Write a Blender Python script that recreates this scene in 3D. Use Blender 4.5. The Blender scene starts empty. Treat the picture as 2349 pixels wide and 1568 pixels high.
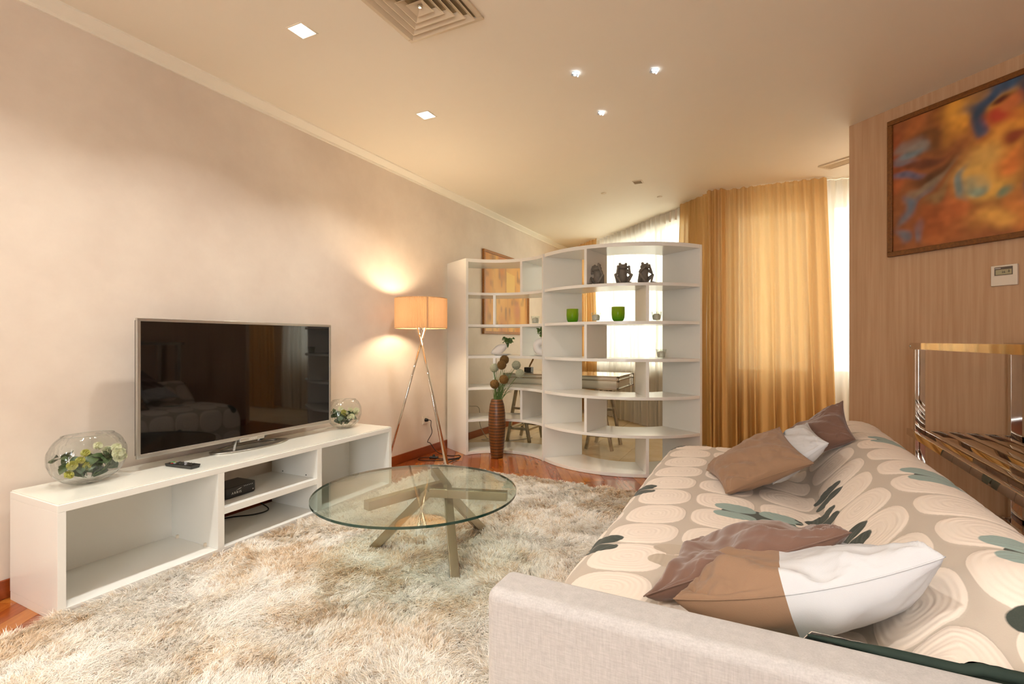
import bpy, bmesh, math, random
import numpy as np
from mathutils import Vector, Matrix
random.seed(7)
rng = np.random.default_rng(11)
PI = math.pi
SC = bpy.context.scene
COL = bpy.context.collection

# ------------------------------------------------------------------ camera, world, lights, exposure
# room axes: X runs from the TV wall into the room, Y runs along the TV wall away from the camera, Z up
YAW = math.radians(26.384)
cam_d = bpy.data.cameras.new('camera')
cam_d.sensor_width = 36.0
cam_d.lens = 17.471
cam_d.shift_y = -3.0 / 2349.0
cam_d.clip_start = 0.05
cam = bpy.data.objects.new('camera', cam_d)
cam.location = (0, 0, 1.2)
cam.rotation_euler = (PI / 2, 0, YAW)
COL.objects.link(cam)
SC.camera = cam

SC.view_settings.view_transform = 'Standard'
SC.view_settings.look = 'None'
SC.view_settings.gamma = 1.0
SC.view_settings.use_curve_mapping = False
SC.view_settings.exposure = 0.40
SC.cycles.use_denoising = True
SC.cycles.max_bounces = 10
SC.cycles.diffuse_bounces = 5
SC.cycles.glossy_bounces = 4
SC.cycles.transmission_bounces = 8
SC.cycles.transparent_max_bounces = 24
SC.cycles.sample_clamp_indirect = 6.0
SC.cycles.caustics_refractive = False
SC.cycles.caustics_reflective = False

world = bpy.data.worlds.new('overcast_sky')
SC.world = world
world.use_nodes = True
world.node_tree.nodes['Background'].inputs[0].default_value = (0.93, 0.97, 1.0, 1)
world.node_tree.nodes['Background'].inputs[1].default_value = 11.0


def area_light(name, loc, rot, sx, sy, energy, color=(1, 1, 1), portal=False, spread=180):
    l = bpy.data.lights.new(name, 'AREA')
    l.shape = 'RECTANGLE'
    l.size, l.size_y = sx, sy
    l.energy = energy
    l.color = color
    l.spread = math.radians(spread)
    l.cycles.is_portal = portal
    o = bpy.data.objects.new(name, l)
    o.location = loc
    o.rotation_euler = rot
    COL.objects.link(o)
    return o


REAR_Y = -2.6
# sky portals in the window openings
area_light('sky_portal', (0.0, REAR_Y + 0.02, 1.4), (PI / 2, 0, 0), 1.0, 2.2, 1, portal=True)
area_light('sky_portal', (0.14, 6.27, 1.75), (-PI / 2, 0, 0), 0.8, 1.85, 1, portal=True)
area_light('sky_portal', (1.15, 6.27, 1.75), (-PI / 2, 0, 0), 0.95, 1.85, 1, portal=True)
area_light('sky_portal', (-1.88, 7.73, 1.75), (-PI / 2, 0, PI / 4), 3.3, 1.85, 1, portal=True)

WARM = (1.0, 0.97, 0.92)
DOWN_E = 8.5
LAMP_E = 45.0
UP_E = 175.0


# ------------------------------------------------------------------ materials
def lin(h):
    h = h.lstrip('#')
    c = [int(h[i:i + 2], 16) / 255 for i in (0, 2, 4)]
    return tuple(x / 12.92 if x <= 0.04045 else ((x + 0.055) / 1.055) ** 2.4 for x in c) + (1.0,)


class NT:
    def __init__(self, name):
        self.m = bpy.data.materials.new(name)
        self.m.use_nodes = True
        self.t = self.m.node_tree
        self.t.nodes.clear()
        self.out = self.n('ShaderNodeOutputMaterial')

    def n(self, typ, **kw):
        nd = self.t.nodes.new(typ)
        for k, v in kw.items():
            if k.startswith('i_'):
                nd.inputs[k[2:].replace('_', ' ')].default_value = v
            else:
                setattr(nd, k, v)
        return nd

    def l(self, a, b):
        self.t.links.new(a, b)

    def mixc(self, fac, a, b, blend='MIX'):
        nd = self.n('ShaderNodeMix', data_type='RGBA', blend_type=blend)
        for sock, v in ((nd.inputs[0], fac), (nd.inputs[6], a), (nd.inputs[7], b)):
            if isinstance(v, bpy.types.NodeSocket):
                self.l(v, sock)
            else:
                sock.default_value = v
        return nd.outputs[2]

    def math(self, op, a, b=0.0, c=0.0):
        nd = self.n('ShaderNodeMath', operation=op)
        for sock, v in zip(nd.inputs, (a, b, c)):
            if isinstance(v, bpy.types.NodeSocket):
                self.l(v, sock)
            else:
                sock.default_value = v
        return nd.outputs[0]

    def bump(self, h, strength=0.2, dist=0.01):
        b = self.n('ShaderNodeBump')
        b.inputs['Strength'].default_value = strength
        b.inputs['Distance'].default_value = dist
        self.l(h, b.inputs['Height'])
        return b.outputs[0]

    def noise(self, scale, detail=4, rough=0.55, stretch=None, coord='Object'):
        tc = self.n('ShaderNodeTexCoord')
        v = tc.outputs[coord]
        if stretch:
            mp = self.n('ShaderNodeMapping')
            mp.inputs['Scale'].default_value = stretch
            self.l(v, mp.inputs['Vector'])
            v = mp.outputs[0]
        nz = self.n('ShaderNodeTexNoise')
        nz.inputs['Scale'].default_value = scale
        nz.inputs['Detail'].default_value = detail
        nz.inputs['Roughness'].default_value = rough
        self.l(v, nz.inputs['Vector'])
        return nz.outputs[0]

    def ramp(self, fac, stops):
        r = self.n('ShaderNodeValToRGB')
        e = r.color_ramp.elements
        while len(e) < len(stops):
            e.new(0.5)
        for el, (p, c) in zip(e, stops):
            el.position = p
            el.color = c
        self.l(fac, r.inputs[0])
        return r.outputs[0]

    def principled(self, color, rough=0.5, metal=0.0, spec=0.5, normal=None, coat=0.0, sheen=0.0):
        p = self.n('ShaderNodeBsdfPrincipled')
        if isinstance(color, bpy.types.NodeSocket):
            self.l(color, p.inputs['Base Color'])
        else:
            p.inputs['Base Color'].default_value = color
        p.inputs['Roughness'].default_value = rough
        p.inputs['Metallic'].default_value = metal
        p.inputs['Specular IOR Level'].default_value = spec
        p.inputs['Coat Weight'].default_value = coat
        p.inputs['Coat Roughness'].default_value = 0.08
        p.inputs['Sheen Weight'].default_value = sheen
        if normal is not None:
            self.l(normal, p.inputs['Normal'])
        return p.outputs[0]

    def done(self, sh):
        self.l(sh, self.out.inputs[0])
        return self.m


def plain(name, hexc, rough=0.5, metal=0.0, spec=0.5, coat=0.0, var=0.05, scale=8, bump=0.0, bscale=200, sheen=0.0):
    t = NT(name)
    c = lin(hexc)
    d = tuple(x * (1 - var) for x in c[:3]) + (1,)
    col = t.mixc(t.noise(scale), d, c)
    nrm = t.bump(t.noise(bscale, 2), bump, 0.004) if bump else None
    return t.done(t.principled(col, rough, metal, spec, nrm, coat, sheen))


def wood(name, dark, light, stretch=(1, 12, 12), scale=3.0, rough=0.35, coat=0.0, spec=0.5):
    t = NT(name)
    f = t.noise(scale, 6, 0.6, stretch)
    col = t.ramp(f, [(0.3, lin(dark)), (0.7, lin(light))])
    return t.done(t.principled(col, rough, 0, spec, t.bump(f, 0.05, 0.003), coat))


def emit(name, color, strength):
    t = NT(name)
    e = t.n('ShaderNodeEmission')
    e.inputs[0].default_value = color
    e.inputs[1].default_value = strength
    return t.done(e.outputs[0])


def cloth_trans(name, hexc, trans, transp, bscale=350, through=None):
    """woven curtain: diffuse + translucent + a little see-through between the threads"""
    t = NT(name)
    c = lin(hexc)
    weave = t.noise(bscale, 2, 0.6, (1, 1, 0.3))
    col = t.mixc(weave, tuple(x * 0.9 for x in c[:3]) + (1,), c)
    d = t.n('ShaderNodeBsdfDiffuse')
    tr = t.n('ShaderNodeBsdfTranslucent')
    tp = t.n('ShaderNodeBsdfTransparent')
    t.l(col, d.inputs[0])
    if through is None:
        t.l(col, tr.inputs[0])
        t.l(col, tp.inputs[0])
    else:
        if through[1] == '=':
            t.l(col, tr.inputs[0])
            through = through[2:]
        else:
            tr.inputs[0].default_value = lin(through)
        tp.inputs[0].default_value = lin(through)
    m1 = t.n('ShaderNodeMixShader')
    m1.inputs[0].default_value = trans
    t.l(d.outputs[0], m1.inputs[1])
    t.l(tr.outputs[0], m1.inputs[2])
    m2 = t.n('ShaderNodeMixShader')
    m2.inputs[0].default_value = transp
    t.l(m1.outputs[0], m2.inputs[1])
    t.l(tp.outputs[0], m2.inputs[2])
    return t.done(m2.outputs[0])


def thin_glass(name, tint, refr=0.0, rough=0.0, bumpy=0.0, fac=1.0):
    t = NT(name)
    tp = t.n('ShaderNodeBsdfTransparent')
    tp.inputs[0].default_value = tint
    gl = t.n('ShaderNodeBsdfGlossy')
    gl.inputs['Roughness'].default_value = rough
    fr = t.n('ShaderNodeFresnel')
    # a ray leaving a slab it crossed straight meets the same reflectance as on the way in
    geo = t.n('ShaderNodeNewGeometry')
    ior = t.n('ShaderNodeMapRange')
    ior.inputs['To Min'].default_value = 1.5
    ior.inputs['To Max'].default_value = 1 / 1.5
    t.l(geo.outputs['Backfacing'], ior.inputs['Value'])
    t.l(ior.outputs[0], fr.inputs[0])
    if bumpy:
        nb = t.bump(t.noise(28, 1, 0.4, (1, 1, 0.7)), bumpy, 0.02)
        t.l(nb, gl.inputs['Normal'])
        t.l(nb, fr.inputs['Normal'])
    base = tp.outputs[0]
    if refr:
        rf = t.n('ShaderNodeBsdfRefraction')
        rf.inputs['IOR'].default_value = 1.25
        rf.inputs[0].default_value = tint
        if bumpy:
            t.l(nb, rf.inputs['Normal'])
        mm = t.n('ShaderNodeMixShader')
        mm.inputs[0].default_value = refr
        t.l(base, mm.inputs[1])
        t.l(rf.outputs[0], mm.inputs[2])
        base = mm.outputs[0]
    mx = t.n('ShaderNodeMixShader')
    f = t.math('MULTIPLY', fr.outputs[0], fac)
    t.l(f, mx.inputs[0])
    t.l(base, mx.inputs[1])
    t.l(gl.outputs[0], mx.inputs[2])
    return t.done(mx.outputs[0])


def attr_color(name, attr='col', rough=0.6, spec=0.3, sheen=0.0, trans=0.0):
    t = NT(name)
    a = t.n('ShaderNodeAttribute')
    a.attribute_name = attr
    s = t.principled(a.outputs['Color'], rough, 0, spec, None, 0, sheen)
    if trans:
        tr = t.n('ShaderNodeBsdfTranslucent')
        t.l(a.outputs['Color'], tr.inputs[0])
        mx = t.n('ShaderNodeMixShader')
        mx.inputs[0].default_value = trans
        t.l(s, mx.inputs[1])
        t.l(tr.outputs[0], mx.inputs[2])
        s = mx.outputs[0]
    return t.done(s)


M = {}
t = NT('wall_plaster')
big = t.noise(1.3, 6, 0.62)
fine = t.noise(6, 6, 0.7, (1, 1, 1.6))
c = t.ramp(big, [(0.34, lin('#D8CABB')), (0.5, lin('#E0D3C4')), (0.66, lin('#E8DCCD'))])
c = t.mixc(t.math('MULTIPLY', fine, 0.4), c, lin('#D2C3B5'))
M['wall'] = t.done(t.principled(c, 0.5, 0, 0.3, t.bump(fine, 0.04, 0.01)))
M['ceiling'] = plain('ceiling_paint', '#F0E6D4', 0.6, 0, 0.3, var=0.02)
M['cornice'] = plain('cornice_paint', '#F3ECDC', 0.5, 0, 0.3, var=0.02)
M['wood_wall'] = wood('oak_veneer', '#B48F6D', '#C4A282', (14, 14, 0.5), 3.0, 0.5, 0, 0.3)
M['base_wood'] = wood('baseboard_cherry', '#7A3410', '#97481C', (6, 1, 6), 3, 0.3)
M['floor_sub'] = plain('subfloor', '#6E3216', 0.6)
PLANKS = [wood('cherry_plank', a, b, (2, 18, 4), 2.5, 0.2, 0.15) for a, b in
          (('#843C12', '#9C5222'), ('#904A18', '#AB6228'), ('#9C5822', '#B4702E'), ('#7A3814', '#924A20'))]
t = NT('marble_tile')
nz = t.noise(2.2, 8, 0.65)
M['tile'] = t.done(t.principled(t.ramp(nz, [(0.3, lin('#D6BE95')), (0.7, lin('#EBDAB8'))]), 0.12, 0, 0.5))
M['grout'] = plain('tile_grout', '#BFA981', 0.8)
M['white'] = plain('white_laminate', '#E9E8E2', 0.22, 0, 0.45, var=0.015)
M['white_gloss'] = plain('white_gloss_glass', '#EBEBE0', 0.06, 0, 0.5, 0.6, var=0.01)
M['white_mat'] = plain('white_ceramic', '#E8E4E0', 0.4, 0, 0.4, var=0.03)
M['plastic_white'] = plain('white_plastic', '#DED2C0', 0.4, var=0.02)
M['black'] = plain('black_plastic', '#15130F', 0.35, 0, 0.5)
M['black_soft'] = plain('black_rubber', '#191411', 0.6, 0, 0.4)
M['grey_dark'] = plain('dark_grey_plastic', '#3A3933', 0.4)
M['tv_silver'] = plain('brushed_silver', '#BFBDB7', 0.3, 0.9, 0.5, var=0.05, scale=30)
M['foot_steel'] = plain('brushed_steel', '#A6A39B', 0.28, 0.95, 0.5, var=0.06, scale=30)
M['chrome'] = plain('polished_chrome', '#DAD6CF', 0.06, 1.0, 0.5, var=0.02)
M['rack_metal'] = plain('polished_steel', '#D9D4CB', 0.035, 1.0, 0.5, var=0.01)
M['steel'] = plain('satin_steel', '#B4A995', 0.2, 1.0, 0.5, var=0.04)
M['steel_dark'] = plain('dark_steel', '#6E6557', 0.25, 1.0, 0.5, var=0.1)
M['mirror_panel'] = plain('mirror_panel', '#D9D5C6', 0.12, 0.65, 0.5, var=0.03)
t = NT('tv_screen_glass')
M['screen'] = t.done(t.principled(lin('#060606'), 0.03, 0, 0.75))
M['text_white'] = plain('printed_white', '#D9D9D4', 0.5)
M['text_grey'] = plain('printed_grey', '#E6E2D8', 0.4)
M['frame_wood'] = wood('dark_oak_frame', '#5A320D', '#7E4C18', (5, 5, 5), 12, 0.4)
M['frame_light'] = wood('light_oak_frame', '#8A5220', '#B07838', (5, 5, 5), 12, 0.4)
M['glass'] = thin_glass('window_glass', (0.96, 0.98, 0.97, 1))
M['table_glass'] = thin_glass('table_glass', (0.88, 0.945, 0.90, 1), fac=1.25)
t = NT('glass_edge_green')
M['glass_edge'] = t.done(t.principled(lin('#1E3A30'), 0.08, 0, 0.6))
M['bowl_glass'] = thin_glass('optic_bowl_glass', (0.95, 0.965, 0.955, 1), 0.12, 0.0, 0.6, 1.5)
M['clear_glass'] = thin_glass('clear_glass', (0.95, 0.97, 0.96, 1))
t = NT('green_glass')
tc = t.n('ShaderNodeTexCoord')
sp = t.n('ShaderNodeSeparateXYZ')
t.l(tc.outputs['Object'], sp.inputs[0])
c = t.ramp(t.math('MULTIPLY', sp.outputs[2], 7.4), [(0.0, lin('#58B80E')), (0.55, lin('#A6CC24')), (1.0, lin('#B2CC30'))])
p = t.n('ShaderNodeBsdfPrincipled')
t.l(c, p.inputs['Base Color'])
p.inputs['Roughness'].default_value = 0.12
trn = t.n('ShaderNodeBsdfTranslucent')
t.l(c, trn.inputs[0])
mx = t.n('ShaderNodeMixShader')
mx.inputs[0].default_value = 0.6
t.l(p.outputs[0], mx.inputs[1])
t.l(trn.outputs[0], mx.inputs[2])
M['green_glass'] = t.done(mx.outputs[0])
M['wax'] = plain('candle_wax', '#E2DCCB', 0.5, var=0.05)
M['sheer'] = cloth_trans('sheer_voile', '#F7EEDC', 0.38, 0.09, 350, '#BDB7A9')
M['ochre'] = cloth_trans('ochre_linen', '#DDB273', 0.30, 0.22, 350, '==#E6D2AE')
M['leaf'] = plain('ivy_leaf', '#3D5A2C', 0.4, 0, 0.5, var=0.5, scale=25)
M['leaf_light'] = plain('light_leaf', '#6C8A4A', 0.5, 0, 0.4, var=0.4, scale=30)
M['blossom_yellow'] = plain('yellow_green_petals', '#BDBB5E', 0.6, var=0.25, scale=60)
M['blossom_white'] = plain('cream_petals', '#E6E6C4', 0.6, var=0.15, scale=60)
M['stem'] = plain('green_stem', '#5C7A3C', 0.5, var=0.3, scale=20)
M['allium_brown'] = plain('brown_florets', '#7A5A24', 0.8, var=0.6, scale=120)
M['allium_pale'] = plain('pale_florets', '#AEB29A', 0.8, var=0.45, scale=120)
M['stone_dark'] = plain('dark_cast_stone', '#7D756A', 0.6, 0, 0.4, var=0.4, scale=30, bump=0.3, bscale=250)
M['twig'] = plain('carved_wood', '#8E6636', 0.6, var=0.4, scale=20)
t = NT('sofa_linen')
th1, th2 = t.noise(90, 3, 0.7, (3, 3, 0.35)), t.noise(90, 3, 0.7, (0.4, 0.4, 3))
wv = t.math('MULTIPLY', t.math('ADD', th1, th2), 0.5)
M['sofa_linen'] = t.done(t.principled(t.ramp(wv, [(0.36, lin('#A5A09D')), (0.64, lin('#B8B4B1'))]), 0.85, 0, 0.2, t.bump(wv, 0.2, 0.003), 0, 0.2))
M['cushion_brown'] = plain('taupe_brown_cotton', '#8E7058', 0.8, 0, 0.2, var=0.1, scale=6, bump=0.15, bscale=500, sheen=0.15)
M['cushion_velvet'] = plain('dark_brown_velvet', '#745648', 0.75, 0, 0.2, var=0.22, scale=9, bump=0.1, bscale=400, sheen=0.5)
M['cushion_white'] = plain('white_cotton', '#C6C6C8', 0.8, 0, 0.2, var=0.03, scale=8, bump=0.1, bscale=500)
M['rug_back'] = plain('rug_backing', '#D9C6A8', 0.9)
M['pile'] = attr_color('rug_yarn', 'col', 0.75, 0.15, 0.0, 0.4)
M['art'] = attr_color('canvas_paint', 'col', 0.45, 0.3)
M['lcd'] = plain('lcd_panel', '#A79F7E', 0.3)
M['lcd_dark'] = plain('lcd_bezel', '#5C5349', 0.3)
M['hem'] = plain('dark_green_binding', '#2E3B33', 0.8, 0, 0.2, var=0.5, scale=30)
M['bulb'] = emit('lamp_bulb', (1.0, 0.82, 0.58, 1), 12)
M['diffuser'] = emit('downlight_diffuser', (1.0, 0.9, 0.72, 1), 6)
M['led'] = emit('led_crystal', (0.8, 0.9, 1.0, 1), 6)
M['vent_paint'] = plain('vent_paint', '#D9C7AA', 0.4, var=0.03)
M['vent_dark'] = plain('vent_shadow', '#A08C68', 0.8)
M['crystal'] = thin_glass('crystal', (0.9, 0.94, 1.0, 1), 0.3)
# lamp shade: pleated fabric, lets the light through
M['shade'] = cloth_trans('pleated_shade', '#CDA67C', 0.12, 0.0, 60)
# striped vase: turned wood with dark rings
t = NT('ringed_wood')
tc = t.n('ShaderNodeTexCoord')
sp = t.n('ShaderNodeSeparateXYZ')
t.l(tc.outputs['Object'], sp.inputs[0])
w = t.math('FRACT', t.math('MULTIPLY', sp.outputs[2], 33.0))
c = t.ramp(w, [(0.0, lin('#2A1A10')), (0.38, lin('#332016')), (0.46, lin('#6F401A')), (0.62, lin('#8C5522')), (0.72, lin('#5A3418')), (0.9, lin('#7B4A1E')), (1.0, lin('#2A1A10'))])
c = t.mixc(0.35, c, t.ramp(t.noise(40, 3, 0.6, (6, 6, 1)), [(0.3, lin('#3A2412')), (0.7, lin('#8A5828'))]))
M['ring_wood'] = t.done(t.principled(c, 0.35, 0, 0.5))


# ------------------------------------------------------------------ mesh helpers
class MB:
    def __init__(self):
        self.v, self.f, self.mi = [], [], []

    def add(self, vs, fs, mi=0):
        k = len(self.v)
        self.v += [tuple(p) for p in vs]
        self.f += [tuple(i + k for i in f) for f in fs]
        self.mi += [mi] * len(fs)
        return self

    def box(self, x0, x1, y0, y1, z0, z1, mi=0):
        return self.add([(x0, y0, z0), (x1, y0, z0), (x1, y1, z0), (x0, y1, z0), (x0, y0, z1), (x1, y0, z1), (x1, y1, z1), (x0, y1, z1)],
                        [(3, 2, 1, 0), (4, 5, 6, 7), (0, 1, 5, 4), (1, 2, 6, 5), (2, 3, 7, 6), (3, 0, 4, 7)], mi)

    def bar(self, p, q, w, h, up=(0, 0, 1), mi=0):
        """square-section bar from p to q"""
        p, q = Vector(p), Vector(q)
        d = (q - p).normalized()
        s = d.cross(Vector(up))
        if s.length < 1e-5:
            s = d.cross(Vector((1, 0, 0)))
        s.normalize()
        n = s.cross(d)
        a, b = s * w / 2, n * h / 2
        vs = [p - a - b, p + a - b, p + a + b, p - a + b, q - a - b, q + a - b, q + a + b, q - a + b]
        return self.add(vs, [(3, 2, 1, 0), (4, 5, 6, 7), (0, 1, 5, 4), (1, 2, 6, 5), (2, 3, 7, 6), (3, 0, 4, 7)], mi)

    def tube(self, pts, r, n=8, caps=True, mi=0):
        pts = [Vector(p) for p in pts]
        rs = r if isinstance(r, (list, tuple)) else [r] * len(pts)
        rings, vs, fs = [], [], []
        nrm = None
        for i, p in enumerate(pts):
            d = (pts[min(i + 1, len(pts) - 1)] - pts[max(i - 1, 0)]).normalized()
            if nrm is None:
                nrm = d.cross(Vector((0, 0, 1)))
                if nrm.length < 1e-4:
                    nrm = d.cross(Vector((1, 0, 0)))
            nrm = (nrm - d * nrm.dot(d)).normalized()
            b = d.cross(nrm)
            for k in range(n):
                a = 2 * PI * k / n
                vs.append(p + (nrm * math.cos(a) + b * math.sin(a)) * rs[i])
        for i in range(len(pts) - 1):
            for k in range(n):
                fs.append((i * n + k, i * n + (k + 1) % n, (i + 1) * n + (k + 1) % n, (i + 1) * n + k))
        if caps:
            fs.append(tuple(range(n - 1, -1, -1)))
            fs.append(tuple((len(pts) - 1) * n + k for k in range(n)))
        return self.add(vs, fs, mi)

    def lathe(self, prof, n=32, c=(0, 0, 0), sx=1, sy=1, capb=False, capt=False, fn=None, mi=0):
        vs, fs = [], []
        for i, (r, z) in enumerate(prof):
            for k in range(n):
                a = 2 * PI * k / n
                rr = r * (fn(a, z, i) if fn else 1)
                vs.append((c[0] + rr * sx * math.cos(a), c[1] + rr * sy * math.sin(a), c[2] + z))
        m = len(prof)
        for i in range(m - 1):
            for k in range(n):
                fs.append((i * n + k, i * n + (k + 1) % n, (i + 1) * n + (k + 1) % n, (i + 1) * n + k))
        if capb:
            fs.append(tuple(range(n - 1, -1, -1)))
        if capt:
            fs.append(tuple((m - 1) * n + k for k in range(n)))
        return self.add(vs, fs, mi)

    def ell(self, c, r, n=12, m=8, rot=None, mi=0):
        vs, fs = [], []
        for i in range(m + 1):
            th = PI * i / m
            for k in range(n):
                a = 2 * PI * k / n
                p = Vector((r[0] * math.sin(th) * math.cos(a), r[1] * math.sin(th) * math.sin(a), -r[2] * math.cos(th)))
                if rot is not None:
                    p = rot @ p
                vs.append((c[0] + p.x, c[1] + p.y, c[2] + p.z))
        for i in range(m):
            for k in range(n):
                fs.append((i * n + k, i * n + (k + 1) % n, (i + 1) * n + (k + 1) % n, (i + 1) * n + k))
        return self.add(vs, fs, mi)

    def poly(self, pts, z0, z1, mi=0):
        """prism from a 2D outline (counter-clockwise)"""
        n = len(pts)
        vs = [(x, y, z0) for x, y in pts] + [(x, y, z1) for x, y in pts]
        fs = [tuple(range(n - 1, -1, -1)), tuple(range(n, 2 * n))] + [(i, (i + 1) % n, n + (i + 1) % n, n + i) for i in range(n)]
        return self.add(vs, fs, mi)

    def xf(self, mat):
        self.v = [tuple(mat @ Vector(p)) for p in self.v]
        return self

    def build(self, name, mats, parent=None, smooth=False, bevel=0.0, seg=2, loc=None, kind=None, label=None):
        me = bpy.data.meshes.new(name)
        me.from_pydata(self.v, [], self.f)
        if not isinstance(mats, (list, tuple)):
            mats = [mats]
        for m in mats:
            me.materials.append(m)
        if len(mats) > 1:
            me.polygons.foreach_set('material_index', self.mi)
        bm = bmesh.new()
        bm.from_mesh(me)
        bmesh.ops.recalc_face_normals(bm, faces=bm.faces)
        bm.to_mesh(me)
        bm.free()
        if smooth:
            me.shade_smooth()
        return link(name, me, parent, bevel, seg, loc, kind, label, smooth)


def link(name, me, parent=None, bevel=0.0, seg=2, loc=None, kind=None, label=None, smooth=False):
    o = bpy.data.objects.new(name, me)
    COL.objects.link(o)
    if parent is not None:
        o.parent = parent
    if loc is not None:
        o.location = loc
    if bevel:
        b = o.modifiers.new('edge', 'BEVEL')
        b.width = bevel
        b.segments = seg
        b.limit_method = 'ANGLE'
        b.angle_limit = math.radians(40)
        if not smooth:
            me.shade_smooth()
            w = o.modifiers.new('normals', 'WEIGHTED_NORMAL')
            w.keep_sharp = False
    if kind:
        o['kind'] = kind
    if label:
        o['label'] = label
    return o


def thing(name, label, cat, loc=(0, 0, 0), rz=0, group=None):
    o = bpy.data.objects.new(name, None)
    o.empty_display_size = 0.05
    COL.objects.link(o)
    o.location = loc
    o.rotation_euler = (0, 0, rz)
    o['label'] = label
    o['category'] = cat
    if group:
        o['group'] = group
    return o


def tag(o, label, cat, group=None):
    o['label'] = label
    o['category'] = cat
    if group:
        o['group'] = group
    return o


def struct(o):
    o['kind'] = 'structure'
    return o


def dup(root, loc, rz=0, label=None, group=None):
    r = root.copy()
    COL.objects.link(r)
    r.location = loc
    r.rotation_euler = (0, 0, rz)
    if label:
        r['label'] = label
    if group:
        r['group'] = group
    for ch in list(root.children):
        c = ch.copy()
        COL.objects.link(c)
        c.parent = r
        for g in ch.children:
            d = g.copy()
            COL.objects.link(d)
            d.parent = c
    return r


def text(body, size, parent, mat, loc, rot, name='lettering', align='CENTER', depth=0.0004, space=1.0):
    cu = bpy.data.curves.new(name, 'FONT')
    cu.body = body
    cu.size = size
    cu.extrude = depth
    cu.align_x = align
    cu.align_y = 'CENTER'
    cu.space_character = space
    cu.resolution_u = 3
    cu.materials.append(mat)
    tmp = bpy.data.objects.new('tmp_text', cu)
    me = bpy.data.meshes.new_from_object(tmp)
    bpy.data.objects.remove(tmp)
    o = bpy.data.objects.new(name, me)
    COL.objects.link(o)
    o.parent = parent
    o.location = loc
    o.rotation_euler = rot
    return o


def spline(pts, n=10):
    """Catmull-Rom through points"""
    P_ = [Vector(p) for p in pts]
    P_ = [P_[0] * 2 - P_[1]] + P_ + [P_[-1] * 2 - P_[-2]]
    out = []
    for i in range(1, len(P_) - 2):
        for k_ in range(n):
            t_ = k_ / n
            a_, b_, c__, d__ = P_[i - 1], P_[i], P_[i + 1], P_[i + 2]
            out.append(0.5 * ((2 * b_) + (c__ - a_) * t_ + (2 * a_ - 5 * b_ + 4 * c__ - d__) * t_ ** 2 + (3 * b_ - a_ - 3 * c__ + d__) * t_ ** 3))
    out.append(P_[-2])
    return out


def clip(subject, clipper):
    """Sutherland-Hodgman: clip any polygon by a convex counter-clockwise one"""
    out = subject
    for i in range(len(clipper)):
        a, b = clipper[i], clipper[(i + 1) % len(clipper)]
        inp, out = out, []
        side = lambda p: (b[0] - a[0]) * (p[1] - a[1]) - (b[1] - a[1]) * (p[0] - a[0])
        for j in range(len(inp)):
            p, q = inp[j], inp[(j + 1) % len(inp)]
            sp_, sq = side(p), side(q)
            if sp_ >= 0:
                out.append(p)
            if (sp_ >= 0) != (sq >= 0):
                t_ = sp_ / (sp_ - sq)
                out.append((p[0] + (q[0] - p[0]) * t_, p[1] + (q[1] - p[1]) * t_))
        if not out:
            return []
    return out


def parea(p):
    return 0.5 * sum(p[i][0] * p[(i + 1) % len(p)][1] - p[(i + 1) % len(p)][0] * p[i][1] for i in range(len(p)))


def vnoise(x, y, seed=0, n=64):
    g = np.random.default_rng(seed).random((n, n))
    xi, yi = np.floor(x).astype(int), np.floor(y).astype(int)
    fx, fy = x - xi, y - yi
    fx, fy = fx * fx * (3 - 2 * fx), fy * fy * (3 - 2 * fy)
    a, b = g[xi % n, yi % n], g[(xi + 1) % n, yi % n]
    c_, d = g[xi % n, (yi + 1) % n], g[(xi + 1) % n, (yi + 1) % n]
    return (a * (1 - fx) + b * fx) * (1 - fy) + (c_ * (1 - fx) + d * fx) * fy


def grid_mesh(name, P, mats, colors=None, attrs=None, smooth=True, matidx=None):
    """P: (n, m, 3) array of points"""
    n, m = P.shape[:2]
    idx = np.arange(n * m).reshape(n, m)
    q = np.stack([idx[:-1, :-1], idx[1:, :-1], idx[1:, 1:], idx[:-1, 1:]], -1).reshape(-1, 4)
    me = bpy.data.meshes.new(name)
    me.from_pydata(P.reshape(-1, 3).tolist(), [], q.tolist())
    for mm in (mats if isinstance(mats, (list, tuple)) else [mats]):
        me.materials.append(mm)
    if matidx is not None:
        me.polygons.foreach_set('material_index', np.asarray(matidx).astype(np.int32).ravel())
    if colors is not None:
        a = me.attributes.new('col', 'FLOAT_COLOR', 'POINT')
        c4 = np.concatenate([colors.reshape(-1, 3), np.ones((n * m, 1))], 1).astype(np.float32)
        a.data.foreach_set('color', c4.ravel())
    for k, v in (attrs or {}).items():
        a = me.attributes.new(k, 'FLOAT', 'POINT')
        a.data.foreach_set('value', v.astype(np.float32).ravel())
    if smooth:
        me.shade_smooth()
    return me


def srgb(h):
    return np.array(lin(h)[:3])


# ------------------------------------------------------------------ room shell
CEIL = 2.87
LW = -3.15            # face of the TV wall
C1, C2 = (-2.289, 4.203), (-1.266, 5.288)      # centres of the two shelf arcs
R0, R1 = 0.52, 0.96                            # inner and outer radius
LA0, LA1 = math.radians(47), math.radians(150)         # left unit, from joint to wall
RA0, RA1 = math.radians(-133), math.radians(-33.2)     # right unit, from joint to free end


def arc(c, r, a0, a1, n):
    return [(c[0] + r * math.cos(a0 + (a1 - a0) * i / n), c[1] + r * math.sin(a0 + (a1 - a0) * i / n)) for i in range(n + 1)]


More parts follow.
